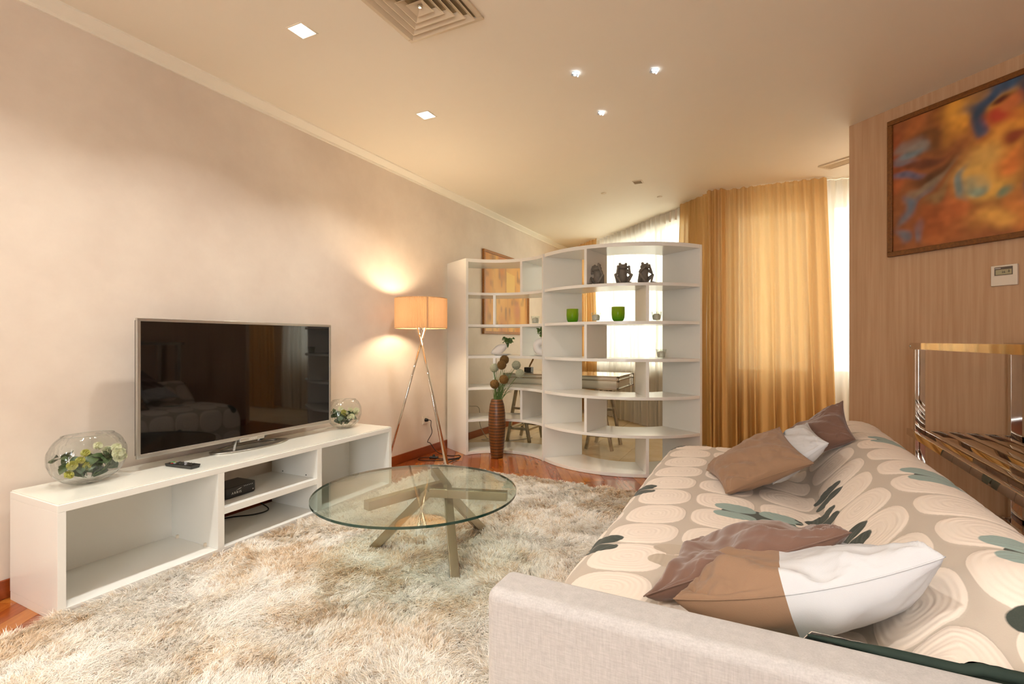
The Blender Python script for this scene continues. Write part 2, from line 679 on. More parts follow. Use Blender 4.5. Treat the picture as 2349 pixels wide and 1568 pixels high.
struct(MB().box(LW - 0.2, LW, REAR_Y - 0.1, 8.9, 0, CEIL).build('wall_left', M['wall']))
ceil_pts = [(LW - 0.2, REAR_Y - 0.2), (4.4, REAR_Y - 0.2), (4.4, 2.2), (2.9, 6.6), (-0.5, 6.6), (-3.0, 9.2), (LW - 0.2, 9.2)]
struct(MB().poly(ceil_pts, CEIL, CEIL + 0.15).build('ceiling', M['ceiling']))
struct(MB().poly([(LW, REAR_Y), (LW + 0.012, REAR_Y), (LW + 0.012, 8.6), (LW, 8.6)], 2.812, 2.83)
       .add([(LW + 0.006, REAR_Y, 2.828), (LW + 0.075, REAR_Y, CEIL - 0.012), (LW + 0.075, REAR_Y, CEIL), (LW, REAR_Y, CEIL),
             (LW + 0.006, 8.6, 2.828), (LW + 0.075, 8.6, CEIL - 0.012), (LW + 0.075, 8.6, CEIL), (LW, 8.6, CEIL)],
            [(0, 1, 5, 4), (1, 2, 6, 5), (3, 0, 4, 7), (0, 3, 2, 1), (4, 5, 6, 7)]).build('trim_1', M['cornice']))
struct(MB().box(LW, LW + 0.014, REAR_Y, 8.5, 0, 0.088).build('baseboard_left', M['base_wood'], bevel=0.004))

# timber wall, set at 45 degrees
WA, WB = Vector((0.634, 4.643)), Vector((4.15, 1.2066))
WD = (WB - WA).normalized()
WN = Vector((-WD.y, WD.x))            # points away from the room
if WN.x < 0:
    WN = -WN
a, b = WA, WB
c_, d_ = WB + WN * 0.25, WA + WN * 0.25
struct(MB().poly([tuple(a), tuple(b), tuple(c_), tuple(d_)], 0, CEIL).build('wall_right', M['wood_wall']))
bi = -WN * 0.014
struct(MB().poly([tuple(a + bi), tuple(b + bi), tuple(b), tuple(a)], 0, 0.088).build('baseboard_right', M['base_wood'], bevel=0.003))
struct(MB().box(4.15, 4.35, REAR_Y - 0.1, 1.3, 0, CEIL).build('wall_side', M['wall']))
struct(MB().box(2.55, 2.75, 3.0, 6.5, 0, CEIL).build('wall_far_right', M['wall']))


def holed_wall(name, p, q, thick, z1, holes, mat):
    """wall from p to q (2D) with rectangular openings (s0, s1, z0, z1); built as solid piers and lintels"""
    p, q = Vector(p), Vector(q)
    L = (q - p).length
    d = (q - p) / L
    n = Vector((-d.y, d.x)) * thick
    mb = MB()

    def blk(s0, s1, z0, zz):
        if s1 - s0 < 1e-4 or zz - z0 < 1e-4:
            return
        a0, a1 = p + d * s0, p + d * s1
        mb.poly([tuple(a0), tuple(a1), tuple(a1 + n), tuple(a0 + n)], z0, zz)
    s = 0
    for s0, s1, z0, zz in sorted(holes):
        blk(s, s0, 0, z1)
        blk(s0, s1, 0, z0)
        blk(s0, s1, zz, z1)
        s = s1
    blk(s, L, 0, z1)
    return struct(mb.build(name, mat))


def window(name, p, q, s0, s1, z0, z1, mull, back):
    """frame, mullions and panes in an opening; back = offset into the wall"""
    p, q = Vector(p), Vector(q)
    d = (q - p).normalized()
    n = Vector((-d.y, d.x)) * back
    r = bpy.data.objects.new(name, None)
    COL.objects.link(r)
    r['kind'] = 'structure'
    P = lambda s, z: (p.x + d.x * s + n.x, p.y + d.y * s + n.y, z)
    f = 0.05
    fr = MB()
    fr.bar(P(s0, z0 + f / 2), P(s1, z0 + f / 2), f, f)
    fr.bar(P(s0, z1 - f / 2), P(s1, z1 - f / 2), f, f)
    fr.bar(P(s0 + f / 2, z0), P(s0 + f / 2, z1), f, f)
    fr.bar(P(s1 - f / 2, z0), P(s1 - f / 2, z1), f, f)
    fr.build('window_frame', M['white'], r)
    xs = [s0 + f] + mull + [s1 - f]
    for m_ in mull:
        MB().bar(P(m_, z0), P(m_, z1), f, f).build('mullion', M['white'], r)
    for u0, u1 in zip(xs[:-1], xs[1:]):
        MB().bar(P(u0 + 0.01, (z0 + z1) / 2), P(u1 - 0.01, (z0 + z1) / 2), 0.006, z1 - z0 - 0.06).build('pane', M['glass'], r)
    return r


# window walls: straight stretch, then the diagonal bay
holed_wall('wall_back', (2.6, 6.25), (-0.62, 6.25), -0.2, CEIL, [(0.98, 1.92, 0.82, 2.68), (2.06, 2.86, 0.82, 2.68)], M['wall'])
window('window_1', (2.6, 6.25), (-0.62, 6.25), 2.06, 2.86, 0.82, 2.68, [2.46], -0.1)
window('window_2', (2.6, 6.25), (-0.62, 6.25), 0.98, 1.92, 0.82, 2.68, [1.45], -0.1)
DP, DQ = (-0.62, 6.25), (-3.2, 8.97)
holed_wall('wall_bay', DP, DQ, -0.2, CEIL, [(0.22, 3.3, 0.80, 2.74)], M['wall'])
window('window_3', DP, DQ, 0.22, 3.3, 0.80, 2.74, [0.83, 1.45, 2.06, 2.68], -0.1)
# rear of the living room, behind the camera: wide glazed opening
holed_wall('wall_rear', (4.2, REAR_Y), (LW - 0.1, REAR_Y), 0.2, CEIL, [(3.7, 4.7, 0.3, 2.5)], M['wall'])

# floors
FL = [(LW, REAR_Y)] + [(4.2, REAR_Y), (4.2, 2.0), (2.6, 4.0), (2.6, 6.3), (-0.6, 6.3), (-3.15, 9.0), (LW, 9.0)]
struct(MB().poly([(LW - 0.1, REAR_Y), (4.2, REAR_Y), (4.2, 2.0), (2.7, 4.0), (2.7, 6.4), (-0.5, 6.4), (-3.1, 9.1), (LW - 0.1, 9.1)], -0.12, -0.004)
       .build('floor', [M['floor_sub']]))
floor_o = bpy.data.objects['floor']
RM = 0.74
S_LINE = [(LW, 4.69)] + arc(C1, RM, LA1, LA0, 24) + arc(C2, RM, RA0, RA1, 24)[1:] + [(-0.45, 4.95), (2.6, 4.95)]
tile_zone = S_LINE + [(2.6, 6.28), (-0.63, 6.28), (-3.15, 8.9)]
wood_zone = [(LW, -0.2), (3.6, -0.2), (3.6, 1.7), (2.6, 2.75)] + S_LINE[::-1]
if parea(tile_zone) < 0:
    tile_zone = tile_zone[::-1]
if parea(wood_zone) < 0:
    wood_zone = wood_zone[::-1]
TS = 0.45
for i in range(-8, 7):
    for j in range(9, 21):
        x0, y0 = i * TS + 0.1, j * TS + 0.12
        g = 0.0015
        pc = clip(tile_zone, [(x0 + g, y0 + g), (x0 + TS - g, y0 + g), (x0 + TS - g, y0 + TS - g), (x0 + g, y0 + TS - g)])
        if len(pc) > 2 and parea(pc) > 0.002:
            MB().poly(pc, -0.004, 0.0).build('tile', M['tile'], floor_o)
# timber planks laid at 45 degrees in short lengths, kept where the rug leaves the floor open
cu, su = math.cos(math.radians(-61)), math.sin(math.radians(-61))
PW, PL = 0.09, 0.62
k = 0
for r_ in range(-75, 75):
    off = random.random() * PL
    for q_ in range(-12, 13):
        s0, w0 = q_ * PL + off, r_ * PW
        cx_, cy_ = cu * (s0 + PL / 2) - su * (w0 + PW / 2), su * (s0 + PL / 2) + cu * (w0 + PW / 2)
        if not (LW - 0.4 < cx_ < 3.6 and -0.4 < cy_ < 5.4):
            continue
        if -2.2 < cx_ < 0.9 and cy_ < 3.45:      # under rug and sofa
            continue
        if cx_ > 0.9 and (cy_ < 1.4 or cx_ + cy_ > 5.6):
            continue
        if cx_ < -2.2 and cy_ < 0.55:
            continue
        g = 0.0007
        quad = [(s0 + g, w0 + g), (s0 + PL - g, w0 + g), (s0 + PL - g, w0 + PW - g), (s0 + g, w0 + PW - g)]
        quad = [(cu * x - su * y, su * x + cu * y) for x, y in quad]
        pc = clip(wood_zone, quad)
        if len(pc) > 2 and parea(pc) > 0.002:
            o = MB().poly([(x - cx_, y - cy_) for x, y in pc], -0.004, 0.0)
            # local frame along the plank so the grain follows it
            o.xf(Matrix.Rotation(math.radians(61), 4, 'Z'))
            ob = o.build('plank', PLANKS[random.randrange(4)], floor_o, loc=(cx_, cy_, 0))
            ob.rotation_euler = (0, 0, math.radians(-61))
            k += 1


# ------------------------------------------------------------------ curtains
def resample(pts, n):
    p = np.array(pts, float)
    s = np.concatenate([[0], np.cumsum(np.linalg.norm(np.diff(p, axis=0), axis=1))])
    t_ = np.linspace(0, s[-1], n)
    return np.stack([np.interp(t_, s, p[:, i]) for i in range(p.shape[1])], 1), t_, s[-1]


def curtain(name, label, path, mat, pitch, amp0, amp1, group, seed, z0=0.015, z1=CEIL - 0.004, lean=0.0, cat='curtain', sharp=1.0):
    L = resample(path, 50)[2]
    nx = max(40, int(L / pitch * 14))
    p, s, L = resample(path, nx)
    d = np.gradient(p, axis=0)
    d /= np.linalg.norm(d, axis=1, keepdims=True)
    nrm = np.stack([d[:, 1], -d[:, 0]], 1)
    r = np.random.default_rng(seed)
    nz = 26
    zz = np.linspace(z0, z1, nz)
    ph = 2 * PI * s / pitch + 1.6 * (vnoise(s / pitch / 2.2, s * 0 + seed, seed) - 0.5) * 2 + 0.8 * np.sin(s * 3.1 + seed)
    am = 0.35 + 1.2 * vnoise(s / pitch / 1.3, s * 0 + 3.3, seed + 1)
    P = np.zeros((nx, nz, 3))
    for j, z in enumerate(zz):
        f = (z - z0) / (z1 - z0)
        a_ = amp1 + (amp0 - amp1) * f
        w_ = np.sin(ph + 0.5 * (1 - f) * np.sin(s * 2.3 + seed))
        w_ = np.sign(w_) * np.abs(w_) ** sharp
        gather = 0.006 * np.sin(2 * PI * s / (pitch * 0.31)) * max(0, (f - 0.93) / 0.07)
        off = a_ * am * w_ + gather + 0.01 * np.sin(3 * z + s * 5 + seed)
        sl = d * (lean * (1 - f) * (s / L))[:, None] + d * (0.018 * (1 - f) * np.cos(ph * 0.5 + seed))[:, None]
        P[:, j, :2] = p + nrm * off[:, None] + sl
        P[:, j, 2] = z
    me = grid_mesh(name, P, mat)
    o = link(name, me)
    tag(o, label, cat, group)
    return o


G1, G2 = 'ochre curtain panels', 'white sheer curtains'
dg = lambda x: 5.5 - x            # the diagonal curtain rail
curtain('ochre_curtain', 'wide ochre curtain panel glowing with window light beside the oak wall', [(-0.36, 5.965), (0.625, 5.965)], M['ochre'], 0.085, 0.026, 0.055, G1, 3, lean=0.10)
curtain('ochre_curtain', 'dark bunched ochre curtain fold right beside the tall end of the white shelf', [(-0.52, 5.93), (-0.33, 5.915)], M['ochre'], 0.062, 0.028, 0.05, G1, 5)
curtain('ochre_curtain', 'bright ochre curtain panel rising above the right end of the white shelf', [(-0.87, dg(-0.87)), (-0.53, dg(-0.53))], M['ochre'], 0.10, 0.014, 0.03, G1, 8)
curtain('ochre_curtain', 'farthest ochre curtain in the far corner, peeping over the white shelf', [(-3.1, dg(-3.1)), (-2.36, dg(-2.36))], M['ochre'], 0.10, 0.02, 0.04, G1, 9)
of = 0.07
curtain('sheer_curtain', 'long white sheer curtain across the bay window behind the white shelf', [(-3.1, dg(-3.1) + 2 * of), (-0.54, dg(-0.54) + 2 * of)], M['sheer'], 0.11, 0.03, 0.045, G2, 12)
curtain('sheer_curtain', 'white sheer curtain showing as a strip between ochre curtain and oak wall', [(-0.5, 6.09), (1.7, 6.09)], M['sheer'], 0.11, 0.015, 0.025, G2, 14)
curtain('ochre_curtain', 'ochre curtain panel hidden behind the oak wall beside the second window', [(1.75, 5.97), (2.45, 5.97)], M['ochre'], 0.09, 0.014, 0.034, G1, 21)

# ------------------------------------------------------------------ ceiling fittings
def downlight(x, y, label, group, energy=DOWN_E, spread=120):
    r = thing('downlight', label, 'ceiling light', (x, y, CEIL), 0, group)
    f = MB()
    s, w = 0.058, 0.008
    f.box(-s, s, -s, -s + w, -0.004, 0.0).box(-s, s, s - w, s, -0.004, 0.0).box(-s, -s + w, -s + w, s - w, -0.004, 0.0).box(s - w, s, -s + w, s - w, -0.004, 0.0)
    f.build('frame', M['ceiling'], r)
    MB().box(-s + w, s - w, -s + w, s - w, -0.002, 0.0).build('diffuser', M['diffuser'], r)
    l = bpy.data.lights.new('downlight_lamp', 'AREA')
    l.size = 0.09
    l.energy = energy
    l.color = WARM
    l.spread = math.radians(spread)
    lo = bpy.data.objects.new('downlight_lamp', l)
    lo.location = (0, 0, -0.006)
    lo.parent = r
    COL.objects.link(lo)
    return r


GD = 'square recessed downlights'
downlight(-2.203, 1.896, 'glowing square downlight above the television, the larger of the two lit ones', GD)
downlight(-2.205, 3.013, 'glowing square downlight farther off, towards the floor lamp, smaller of the two lit ones', GD)
for y, w_ in ((0.78, 'first one nearer than the large vent'), (-0.34, 'added second one for fill, nearer than the large vent')):  # first follows from the glow on the wall; second is added, unseen fill
    downlight(-2.204, y, 'square downlight in the row along the TV wall, ' + w_, GD)
for x, y, w_ in ((1.0, 4.6, 'nearest the shelf'), (1.75, 4.7, 'in the middle'), (2.25, 4.0, 'farthest from the shelf')):  # unseen downlights added to brighten the bay behind the shelf
    downlight(x, y, 'added fill downlight hidden behind the oak wall, ' + w_, GD, 22, 175)
for x, w_ in ((-0.5, 'over the near end of the sofa seat'), (1.2, 'over the near end of the metal rack')):  # two more unseen downlights, added as fill for the near part of the room
    downlight(x, 0.3, 'added fill downlight ' + w_ + ', outside the photo', GD, 9)


# added uplighters, unseen behind the camera: fill light to brighten the ceiling
for x, y, w_ in ((-2.55, -1.5, 'by the TV wall'), (1.3, -1.7, 'on the sofa side')):
    r = thing('added_uplighter', 'added standing uplighter for fill light ' + w_ + ', outside the photo', 'lamp', (x, y, 0))
    MB().lathe([(0.14, 0.0), (0.14, 0.02), (0.02, 0.03)], 28, capb=True, capt=True).build('base', M['steel'], r, True)
    MB().tube([(0, 0, 0.02), (0, 0, 1.72)], 0.012, 12).build('pole', M['steel'], r, True)
    MB().lathe([(0.01, 1.70), (0.06, 1.72), (0.13, 1.80), (0.15, 1.86), (0.145, 1.86), (0.12, 1.80), (0.05, 1.73), (0.001, 1.725)], 32).build('shade', M['white_mat'], r, True)
    l = bpy.data.lights.new('added_fill_light', 'SPOT')
    l.energy = UP_E
    l.color = WARM
    l.spot_size = math.radians(150)
    l.spot_blend = 0.6
    l.shadow_soft_size = 0.05
    lo = bpy.data.objects.new('added_fill_light', l)
    lo.location = (0, 0, 1.83)
    lo.rotation_euler = (PI, 0, 0)
    lo.parent = r
    COL.objects.link(lo)


def ceiling_vent(name, label, x0, x1, y0, y1, rings, loc_group=None):
    cx_, cy_ = (x0 + x1) / 2, (y0 + y1) / 2
    r = thing(name, label, 'vent', (cx_, cy_, CEIL), 0, loc_group)
    hx, hy = (x1 - x0) / 2, (y1 - y0) / 2
    MB().box(-hx * 0.9, hx * 0.9, -hy * 0.9, hy * 0.9, -0.001, 0.0).build('duct', M['vent_dark'], r)

    def ring(hx0, hy0, zt, hx1, hy1, zb, th=0.003):
        mb = MB()
        o4 = [(-1, -1), (1, -1), (1, 1), (-1, 1)]
        vs = [(sx * hx0, sy * hy0, zt) for sx, sy in o4] + [(sx * hx1, sy * hy1, zb) for sx, sy in o4]
        vs += [(sx * (hx0 - th), sy * (hy0 - th), zt) for sx, sy in o4] + [(sx * (hx1 - th), sy * (hy1 - th), zb) for sx, sy in o4]
        fs = []
        for i in range(4):
            j = (i + 1) % 4
            fs += [(i, j, 4 + j, 4 + i), (8 + i, 12 + i, 12 + j, 8 + j), (4 + i, 4 + j, 12 + j, 12 + i), (i, 8 + i, 8 + j, j)]
        return mb.add(vs, fs)
    fl = MB()
    w = 0.03
    fl.box(-hx, hx, -hy, -hy + w, -0.012, 0).box(-hx, hx, hy - w, hy, -0.012, 0).box(-hx, -hx + w, -hy + w, hy - w, -0.012, 0).box(hx - w, hx, -hy + w, hy - w, -0.012, 0)
    fl.build('frame', M['vent_paint'], r, bevel=0.003)
    for k_ in range(rings):
        f = 0.87 - 0.165 * k_
        ring(hx * (f - 0.13), hy * (f - 0.13), -0.002, hx * f, hy * f, -0.024).build('slat', M['vent_paint'], r)
    f = 0.87 - 0.165 * rings
    if f > 0.05:
        MB().add([(-hx * f, -hy * f, -0.024), (hx * f, -hy * f, -0.024), (hx * f, hy * f, -0.024), (-hx * f, hy * f, -0.024), (0, 0, -0.004)],
                 [(0, 4, 1), (1, 4, 2), (2, 4, 3), (3, 4, 0)]).build('centre_cone', M['vent_paint'], r)
        MB().lathe([(0.012, -0.002), (0.012, -0.018), (0.007, -0.021)], 12, capt=True).build('screw', M['chrome'], r)
    return r


ceiling_vent('ceiling_vent', 'large square louvred vent with nested slats cut by the top of the photo', -1.738, -1.27, 1.77, 2.238, 4)
r = thing('slot_vent', 'long slotted vent with thin slats in the ceiling by the oak wall corner', 'vent', (0.92, 5.36, CEIL), math.radians(-38))
MB().box(-0.45, 0.45, -0.09, 0.09, -0.002, 0.0).build('duct', M['vent_dark'], r)
f = MB()
f.box(-0.45, 0.45, -0.09, -0.065, -0.012, 0).box(-0.45, 0.45, 0.065, 0.09, -0.012, 0).box(-0.45, -0.425, -0.065, 0.065, -0.012, 0).box(0.425, 0.45, -0.065, 0.065, -0.012, 0)
f.build('frame', M['vent_paint'], r)
for k in range(4):
    MB().bar((-0.425, -0.045 + 0.03 * k, -0.008), (0.425, -0.045 + 0.03 * k, -0.008), 0.012, 0.004, (0, 0.5, 1)).build('slat', M['vent_paint'], r)
for lb, (x, y) in (('tiny starry crystal spotlight in the ceiling, left one of the nearer pair', (-1.027, 2.957)),
                   ('tiny starry crystal spotlight in the ceiling, nearest the right-hand side', (-0.579, 3.14)),
                   ('tiny starry crystal spotlight in the ceiling, farthest of the three', (-1.036, 3.55))):
    r = thing('crystal_spotlight', lb, 'ceiling light', (x, y, CEIL), 0.5, 'crystal spotlights')
    MB().box(-0.022, 0.022, -0.022, 0.022, -0.008, 0).build('crystal', M['crystal'], r, bevel=0.004)
    MB().ell((0, 0, -0.011), (0.009, 0.009, 0.006), 10, 6).build('led', M['led'], r, True)
    MB().bar((-0.02, -0.02, -0.01), (0.02, -0.02, -0.01), 0.006, 0.004).bar((0.02, -0.02, -0.01), (0.02, 0.02, -0.01), 0.006, 0.004).build('facet', M['led'], r)
r = thing('unlit_downlight', 'unlit square downlight in the ceiling above the right shelf unit', 'ceiling light', (-1.138, 5.274, CEIL))  # a square downlight, switched off
MB().box(-0.05, 0.05, -0.05, 0.05, -0.006, 0).build('frame', M['vent_paint'], r, bevel=0.002)
MB().box(-0.04, 0.04, -0.04, 0.04, -0.008, -0.005).build('diffuser', M['vent_dark'], r)
for lb, (x, y) in (('tiny unlit spot in the far ceiling, left of the pair', (-1.571, 5.508)), ('tiny unlit spot in the far ceiling beside the sheer curtain', (-1.029, 5.929))):
    tag(MB().lathe([(0.03, 0), (0.03, -0.006), (0.018, -0.009)], 16, (x, y, CEIL), capt=True).build('ceiling_spot', M['vent_paint'], None), lb, 'ceiling light', 'unlit ceiling spots')

# ------------------------------------------------------------------ TV stand
r = thing('tv_stand', 'long low white open-fronted TV stand along the cream wall', 'tv stand', (-2.885, 2.1, 0))
X0, X1 = -0.225, 0.225
Y0, Y1 = -1.07, 1.07
W = M['white']
MB().box(X0, X1, Y0, Y1, 0.468, 0.5).build('top_board', W, r, bevel=0.0015)
MB().box(X0 + 0.005, X1 - 0.006, Y0 + 0.005, Y1 - 0.005, 0.5, 0.506).build('top_glass', M['white_gloss'], r, bevel=0.001, label='glossy glass sheet')
MB().box(X0, X1, Y0, Y0 + 0.03, 0.04, 0.468).build('side_panel', W, r, bevel=0.001)
MB().box(X0, X1, Y1 - 0.03, Y1, 0.04, 0.468).build('side_panel', W, r, bevel=0.001)
MB().box(X0, X1 - 0.002, Y0 + 0.001, Y1 - 0.001, 0.0, 0.038).build('plinth', W, r, bevel=0.001)
MB().box(X0, X1 - 0.001, Y0 + 0.03, Y1 - 0.03, 0.038, 0.054).build('bottom_board', W, r, bevel=0.001)
MB().box(X0, X1, -0.372, -0.335, 0.054, 0.468).build('divider', W, r, bevel=0.001)
MB().box(X0, X1, 0.314, 0.353, 0.054, 0.468).build('divider', W, r, bevel=0.001)
MB().box(X0 + 0.01, X1 - 0.002, -0.335, 0.314, 0.235, 0.272).build('shelf', W, r, bevel=0.001)
MB().box(X0 + 0.01, X0 + 0.02, Y0 + 0.03, -0.372, 0.054, 0.468).build('back_panel', W, r)
MB().box(X0 + 0.01, X0 + 0.02, 0.353, Y1 - 0.03, 0.054, 0.468).build('back_panel', W, r)
for x in (-0.14, 0.12):
    MB().box(x - 0.006, x + 0.006, -0.384, -0.372, 0.054, 0.072).build('bracket', M['plastic_white'], r)
for x, y, z in ((-0.11, 0.312, 0.285), (0.12, 0.312, 0.285), (0.12, 0.312, 0.21)):
    MB().box(x - 0.003, x + 0.003, y - 0.002, y + 0.003, z - 0.003, z + 0.003).build('peg_hole', M['black'], r)

# ------------------------------------------------------------------ television
TVY = 2.135
r = thing('television', 'large flat silver framed television switched off on the white stand', 'television', (-2.945, TVY, 0.506))
hw, z0, z1 = 0.664, 0.066, 0.815
MB().box(-0.04, -0.004, -hw + 0.01, hw - 0.01, z0 + 0.01, z1 - 0.01).build('rear_case', M['black'], r, bevel=0.004)
bz = 0.017
f = MB()
f.box(-0.012, 0.006, -hw, hw, z1 - bz, z1).box(-0.012, 0.006, -hw, hw, z0, z0 + bz + 0.006)
f.box(-0.012, 0.006, -hw, -hw + bz, z0 + bz + 0.006, z1 - bz).box(-0.012, 0.006, hw - bz, hw, z0 + bz + 0.006, z1 - bz)
f.build('bezel', M['tv_silver'], r, bevel=0.0015)
MB().box(-0.006, 0.002, -hw + bz, hw - bz, z0 + bz + 0.006, z1 - bz).build('screen', M['screen'], r)
# oval ring foot
ring = MB()
n = 56
vs, fs = [], []
for k in range(n):
    a_ = 2 * PI * k / n
    ca, sa = math.cos(a_), math.sin(a_)
    for (ax, ay, ox, z) in ((0.118, 0.27, 0, 0.0), (0.118, 0.27, 0, 0.007), (0.114, 0.266, 0, 0.010), (0.070, 0.205, -0.016, 0.010), (0.068, 0.203, -0.016, 0.0)):
        vs.append((-0.045 + ox + ax * ca, 0.03 + ay * sa, z))
for k in range(n):
    j = (k + 1) % n
    for q in range(5):
        p_ = (q + 1) % 5
        fs.append((k * 5 + q, j * 5 + q, j * 5 + p_, k * 5 + p_))
ring.add(vs, fs).build('stand_foot', M['foot_steel'], r, True)
nk = MB()
nk.tube(spline([(-0.15, 0.16, 0.008), (-0.13, 0.17, 0.03), (-0.07, 0.15, 0.06), (-0.025, 0.12, 0.075)], 6), 0.02, 10)
nk.tube(spline([(-0.15, -0.02, 0.008), (-0.13, -0.02, 0.03), (-0.07, 0.0, 0.06), (-0.025, 0.02, 0.075)], 6), 0.012, 10)
nk.build('stand_neck', M['tv_silver'], r, True)
MB().bar((0.03, -0.14, 0.012), (-0.02, -0.09, 0.07), 0.012, 0.004).build('strut', M['tv_silver'], r)
MB().box(-0.012, 0.016, -0.09, 0.085, 0.050, 0.075).build('badge_plate', M['tv_silver'], r, bevel=0.004)
text('SONY', 0.021, r, M['text_grey'], (0.0165, 0.0, 0.0625), (PI / 2, 0, PI / 2), space=1.15)

# ------------------------------------------------------------------ remote control
r = thing('remote_control', 'black remote control with coloured keys lying on the TV stand', 'remote', (-2.842, 1.645, 0.506), math.radians(96))
# local X = width, Y = length
body = MB()
body.add([(-0.024, -0.1, 0), (0.024, -0.1, 0), (0.024, 0.1, 0), (-0.024, 0.1, 0), (-0.029, -0.105, 0.02), (0.029, -0.105, 0.02), (0.027, 0.104, 0.016), (-0.027, 0.104, 0.016)],
         [(3, 2, 1, 0), (4, 5, 6, 7), (0, 1, 5, 4), (1, 2, 6, 5), (2, 3, 7, 6), (3, 0, 4, 7)])
body.build('case', M['black'], r, bevel=0.003)
cols = {'r': plain('key_red', '#B23A34', 0.4), 'g': plain('key_green', '#2F9A58', 0.4), 'y': plain('key_yellow', '#D8B25A', 0.4), 'w': plain('key_grey', '#9A9AA0', 0.4)}
for i, kk in enumerate('rgyw'):
    MB().box(-0.02 + 0.0105 * i, -0.012 + 0.0105 * i, 0.052, 0.064, 0.017, 0.021).build('key', cols[kk], r)
MB().box(-0.008, 0.008, 0.072, 0.082, 0.017, 0.0205).build('key', cols['g'], r)
for a_ in range(6):
    for b_ in range(3):
        MB().box(-0.019 + 0.0145 * b_, -0.010 + 0.0145 * b_, 0.034 - 0.021 * a_, 0.044 - 0.021 * a_, 0.017, 0.0225).build('key', M['grey_dark'] if (a_ + b_) % 4 else cols['w'], r)

# ------------------------------------------------------------------ modem and cable
r = thing('modem', 'small black network box standing on the middle shelf of the TV stand', 'modem', (-2.86, 1.94, 0.2725), math.radians(3))
pts = [(-0.085, -0.11), (0.06, -0.11), (0.085, -0.09), (0.085, 0.09), (0.07, 0.11), (-0.085, 0.11)]
MB().poly(pts, 0.004, 0.066).build('case', M['black'], r, bevel=0.006)
for y in (-0.08, 0.08):
    MB().box(-0.06, 0.06, y - 0.01, y + 0.01, 0, 0.005).build('foot', M['black_soft'], r)
text('ARRIS', 0.019, r, M['text_white'], (0.0855, -0.03, 0.028), (PI / 2, 0, PI / 2), space=1.4)
MB().add([(0.086, -0.035, 0.04), (0.086, -0.005, 0.046), (0.086, 0.004, 0.051), (0.086, -0.012, 0.048), (0.0866, -0.035, 0.04), (0.0866, -0.005, 0.046), (0.0866, 0.004, 0.051), (0.0866, -0.012, 0.048)],
         [(0, 1, 2, 3), (7, 6, 5, 4), (0, 4, 5, 1), (1, 5, 6, 2), (2, 6, 7, 3), (3, 7, 4, 0)]).build('swoosh_mark', M['text_white'], r)
for i in range(6):
    MB().box(0.0852, 0.0866, 0.02 + 0.011 * i, 0.0225 + 0.011 * i, 0.052, 0.056).build('indicator', M['text_white'], r)
MB().box(0.0852, 0.0866, 0.078, 0.084, 0.02, 0.024).build('mark', M['text_white'], r)


tag(MB().tube(spline([(-3.125, 2.30, 0.15), (-3.09, 2.29, 0.10), (-3.0, 2.30, 0.059), (-2.955, 2.24, 0.059), (-2.98, 2.16, 0.059), (-3.05, 2.08, 0.059), (-3.09, 1.9, 0.075), (-3.1, 1.78, 0.08)]), 0.004, 8)
    .build('cable', M['black_soft'], None, True), 'black cable loop lying in the lower middle bay of the TV stand', 'cable')


# ------------------------------------------------------------------ glass bowls with flowers
def leaf_mesh(L, Wd, seed, curl=0.25):
    rr = random.Random(seed)
    prof = [(0, 0.02), (0.12, 0.55), (0.3, 0.95), (0.5, 1.0), (0.7, 0.75), (0.88, 0.35), (1, 0.02)]
    vs, fs = [], []
    for t_, w_ in prof:
        z = curl * L * math.sin(t_ * PI * 0.9)
        vs += [(-w_ * Wd / 2, t_ * L, z + 0.1 * Wd * w_), (0, t_ * L, z), (w_ * Wd / 2, t_ * L, z + 0.1 * Wd * w_)]
    for i in range(len(prof) - 1):
        for k_ in range(2):
            fs.append((i * 3 + k_, i * 3 + k_ + 1, i * 3 + k_ + 4, i * 3 + k_ + 3))
    me = bpy.data.meshes.new('leaf')
    me.from_pydata(vs, [], fs)
    me.shade_smooth()
    return me


LEAVES = [leaf_mesh(0.065, 0.05, i, 0.15 + 0.1 * i) for i in range(3)]
for me in LEAVES:
    me.materials.append(M['leaf'])
LEAF_S = leaf_mesh(0.028, 0.02, 9, 0.2)
LEAF_S.materials.append(M['leaf_light'])


def blossom_mesh(r_, mat, n=22, seed=1):
    rr = random.Random(seed)
    mb = MB()
    for i in range(n):
        th = math.acos(1 - 1.25 * (i + 0.5) / n)
        ph = i * 2.39996
        d = Vector((math.sin(th) * math.cos(ph), math.sin(th) * math.sin(ph), math.cos(th)))
        s = d.cross(Vector((0.3, 0.2, 1))).normalized()
        u_ = s.cross(d)
        o_ = d * r_ * 0.45
        w_ = r_ * 0.42
        q = [o_ - s * w_ * 0.5, o_ + s * w_ * 0.5, d * r_ + s * w_ + u_ * w_ * rr.uniform(-.4, .4), d * r_ * 1.08, d * r_ - s * w_ + u_ * w_ * rr.uniform(-.4, .4)]
        mb.add(q, [(0, 1, 2, 3, 4)])
    mb.ell((0, 0, 0), (r_ * 0.5, r_ * 0.5, r_ * 0.5), 8, 6)
    me = bpy.data.meshes.new('blossom')
    me.from_pydata(mb.v, [], mb.f)
    me.materials.append(mat)
    return me


BL = {'y': blossom_mesh(0.017, M['blossom_yellow'], 24, 2), 'w': blossom_mesh(0.018, M['blossom_white'], 26, 3)}


def place(me, name, parent, loc, rot, sc=1.0):
    o = bpy.data.objects.new(name, me)
    COL.objects.link(o)
    o.parent = parent
    o.location = loc
    o.rotation_euler = rot
    o.scale = (sc, sc, sc)
    return o


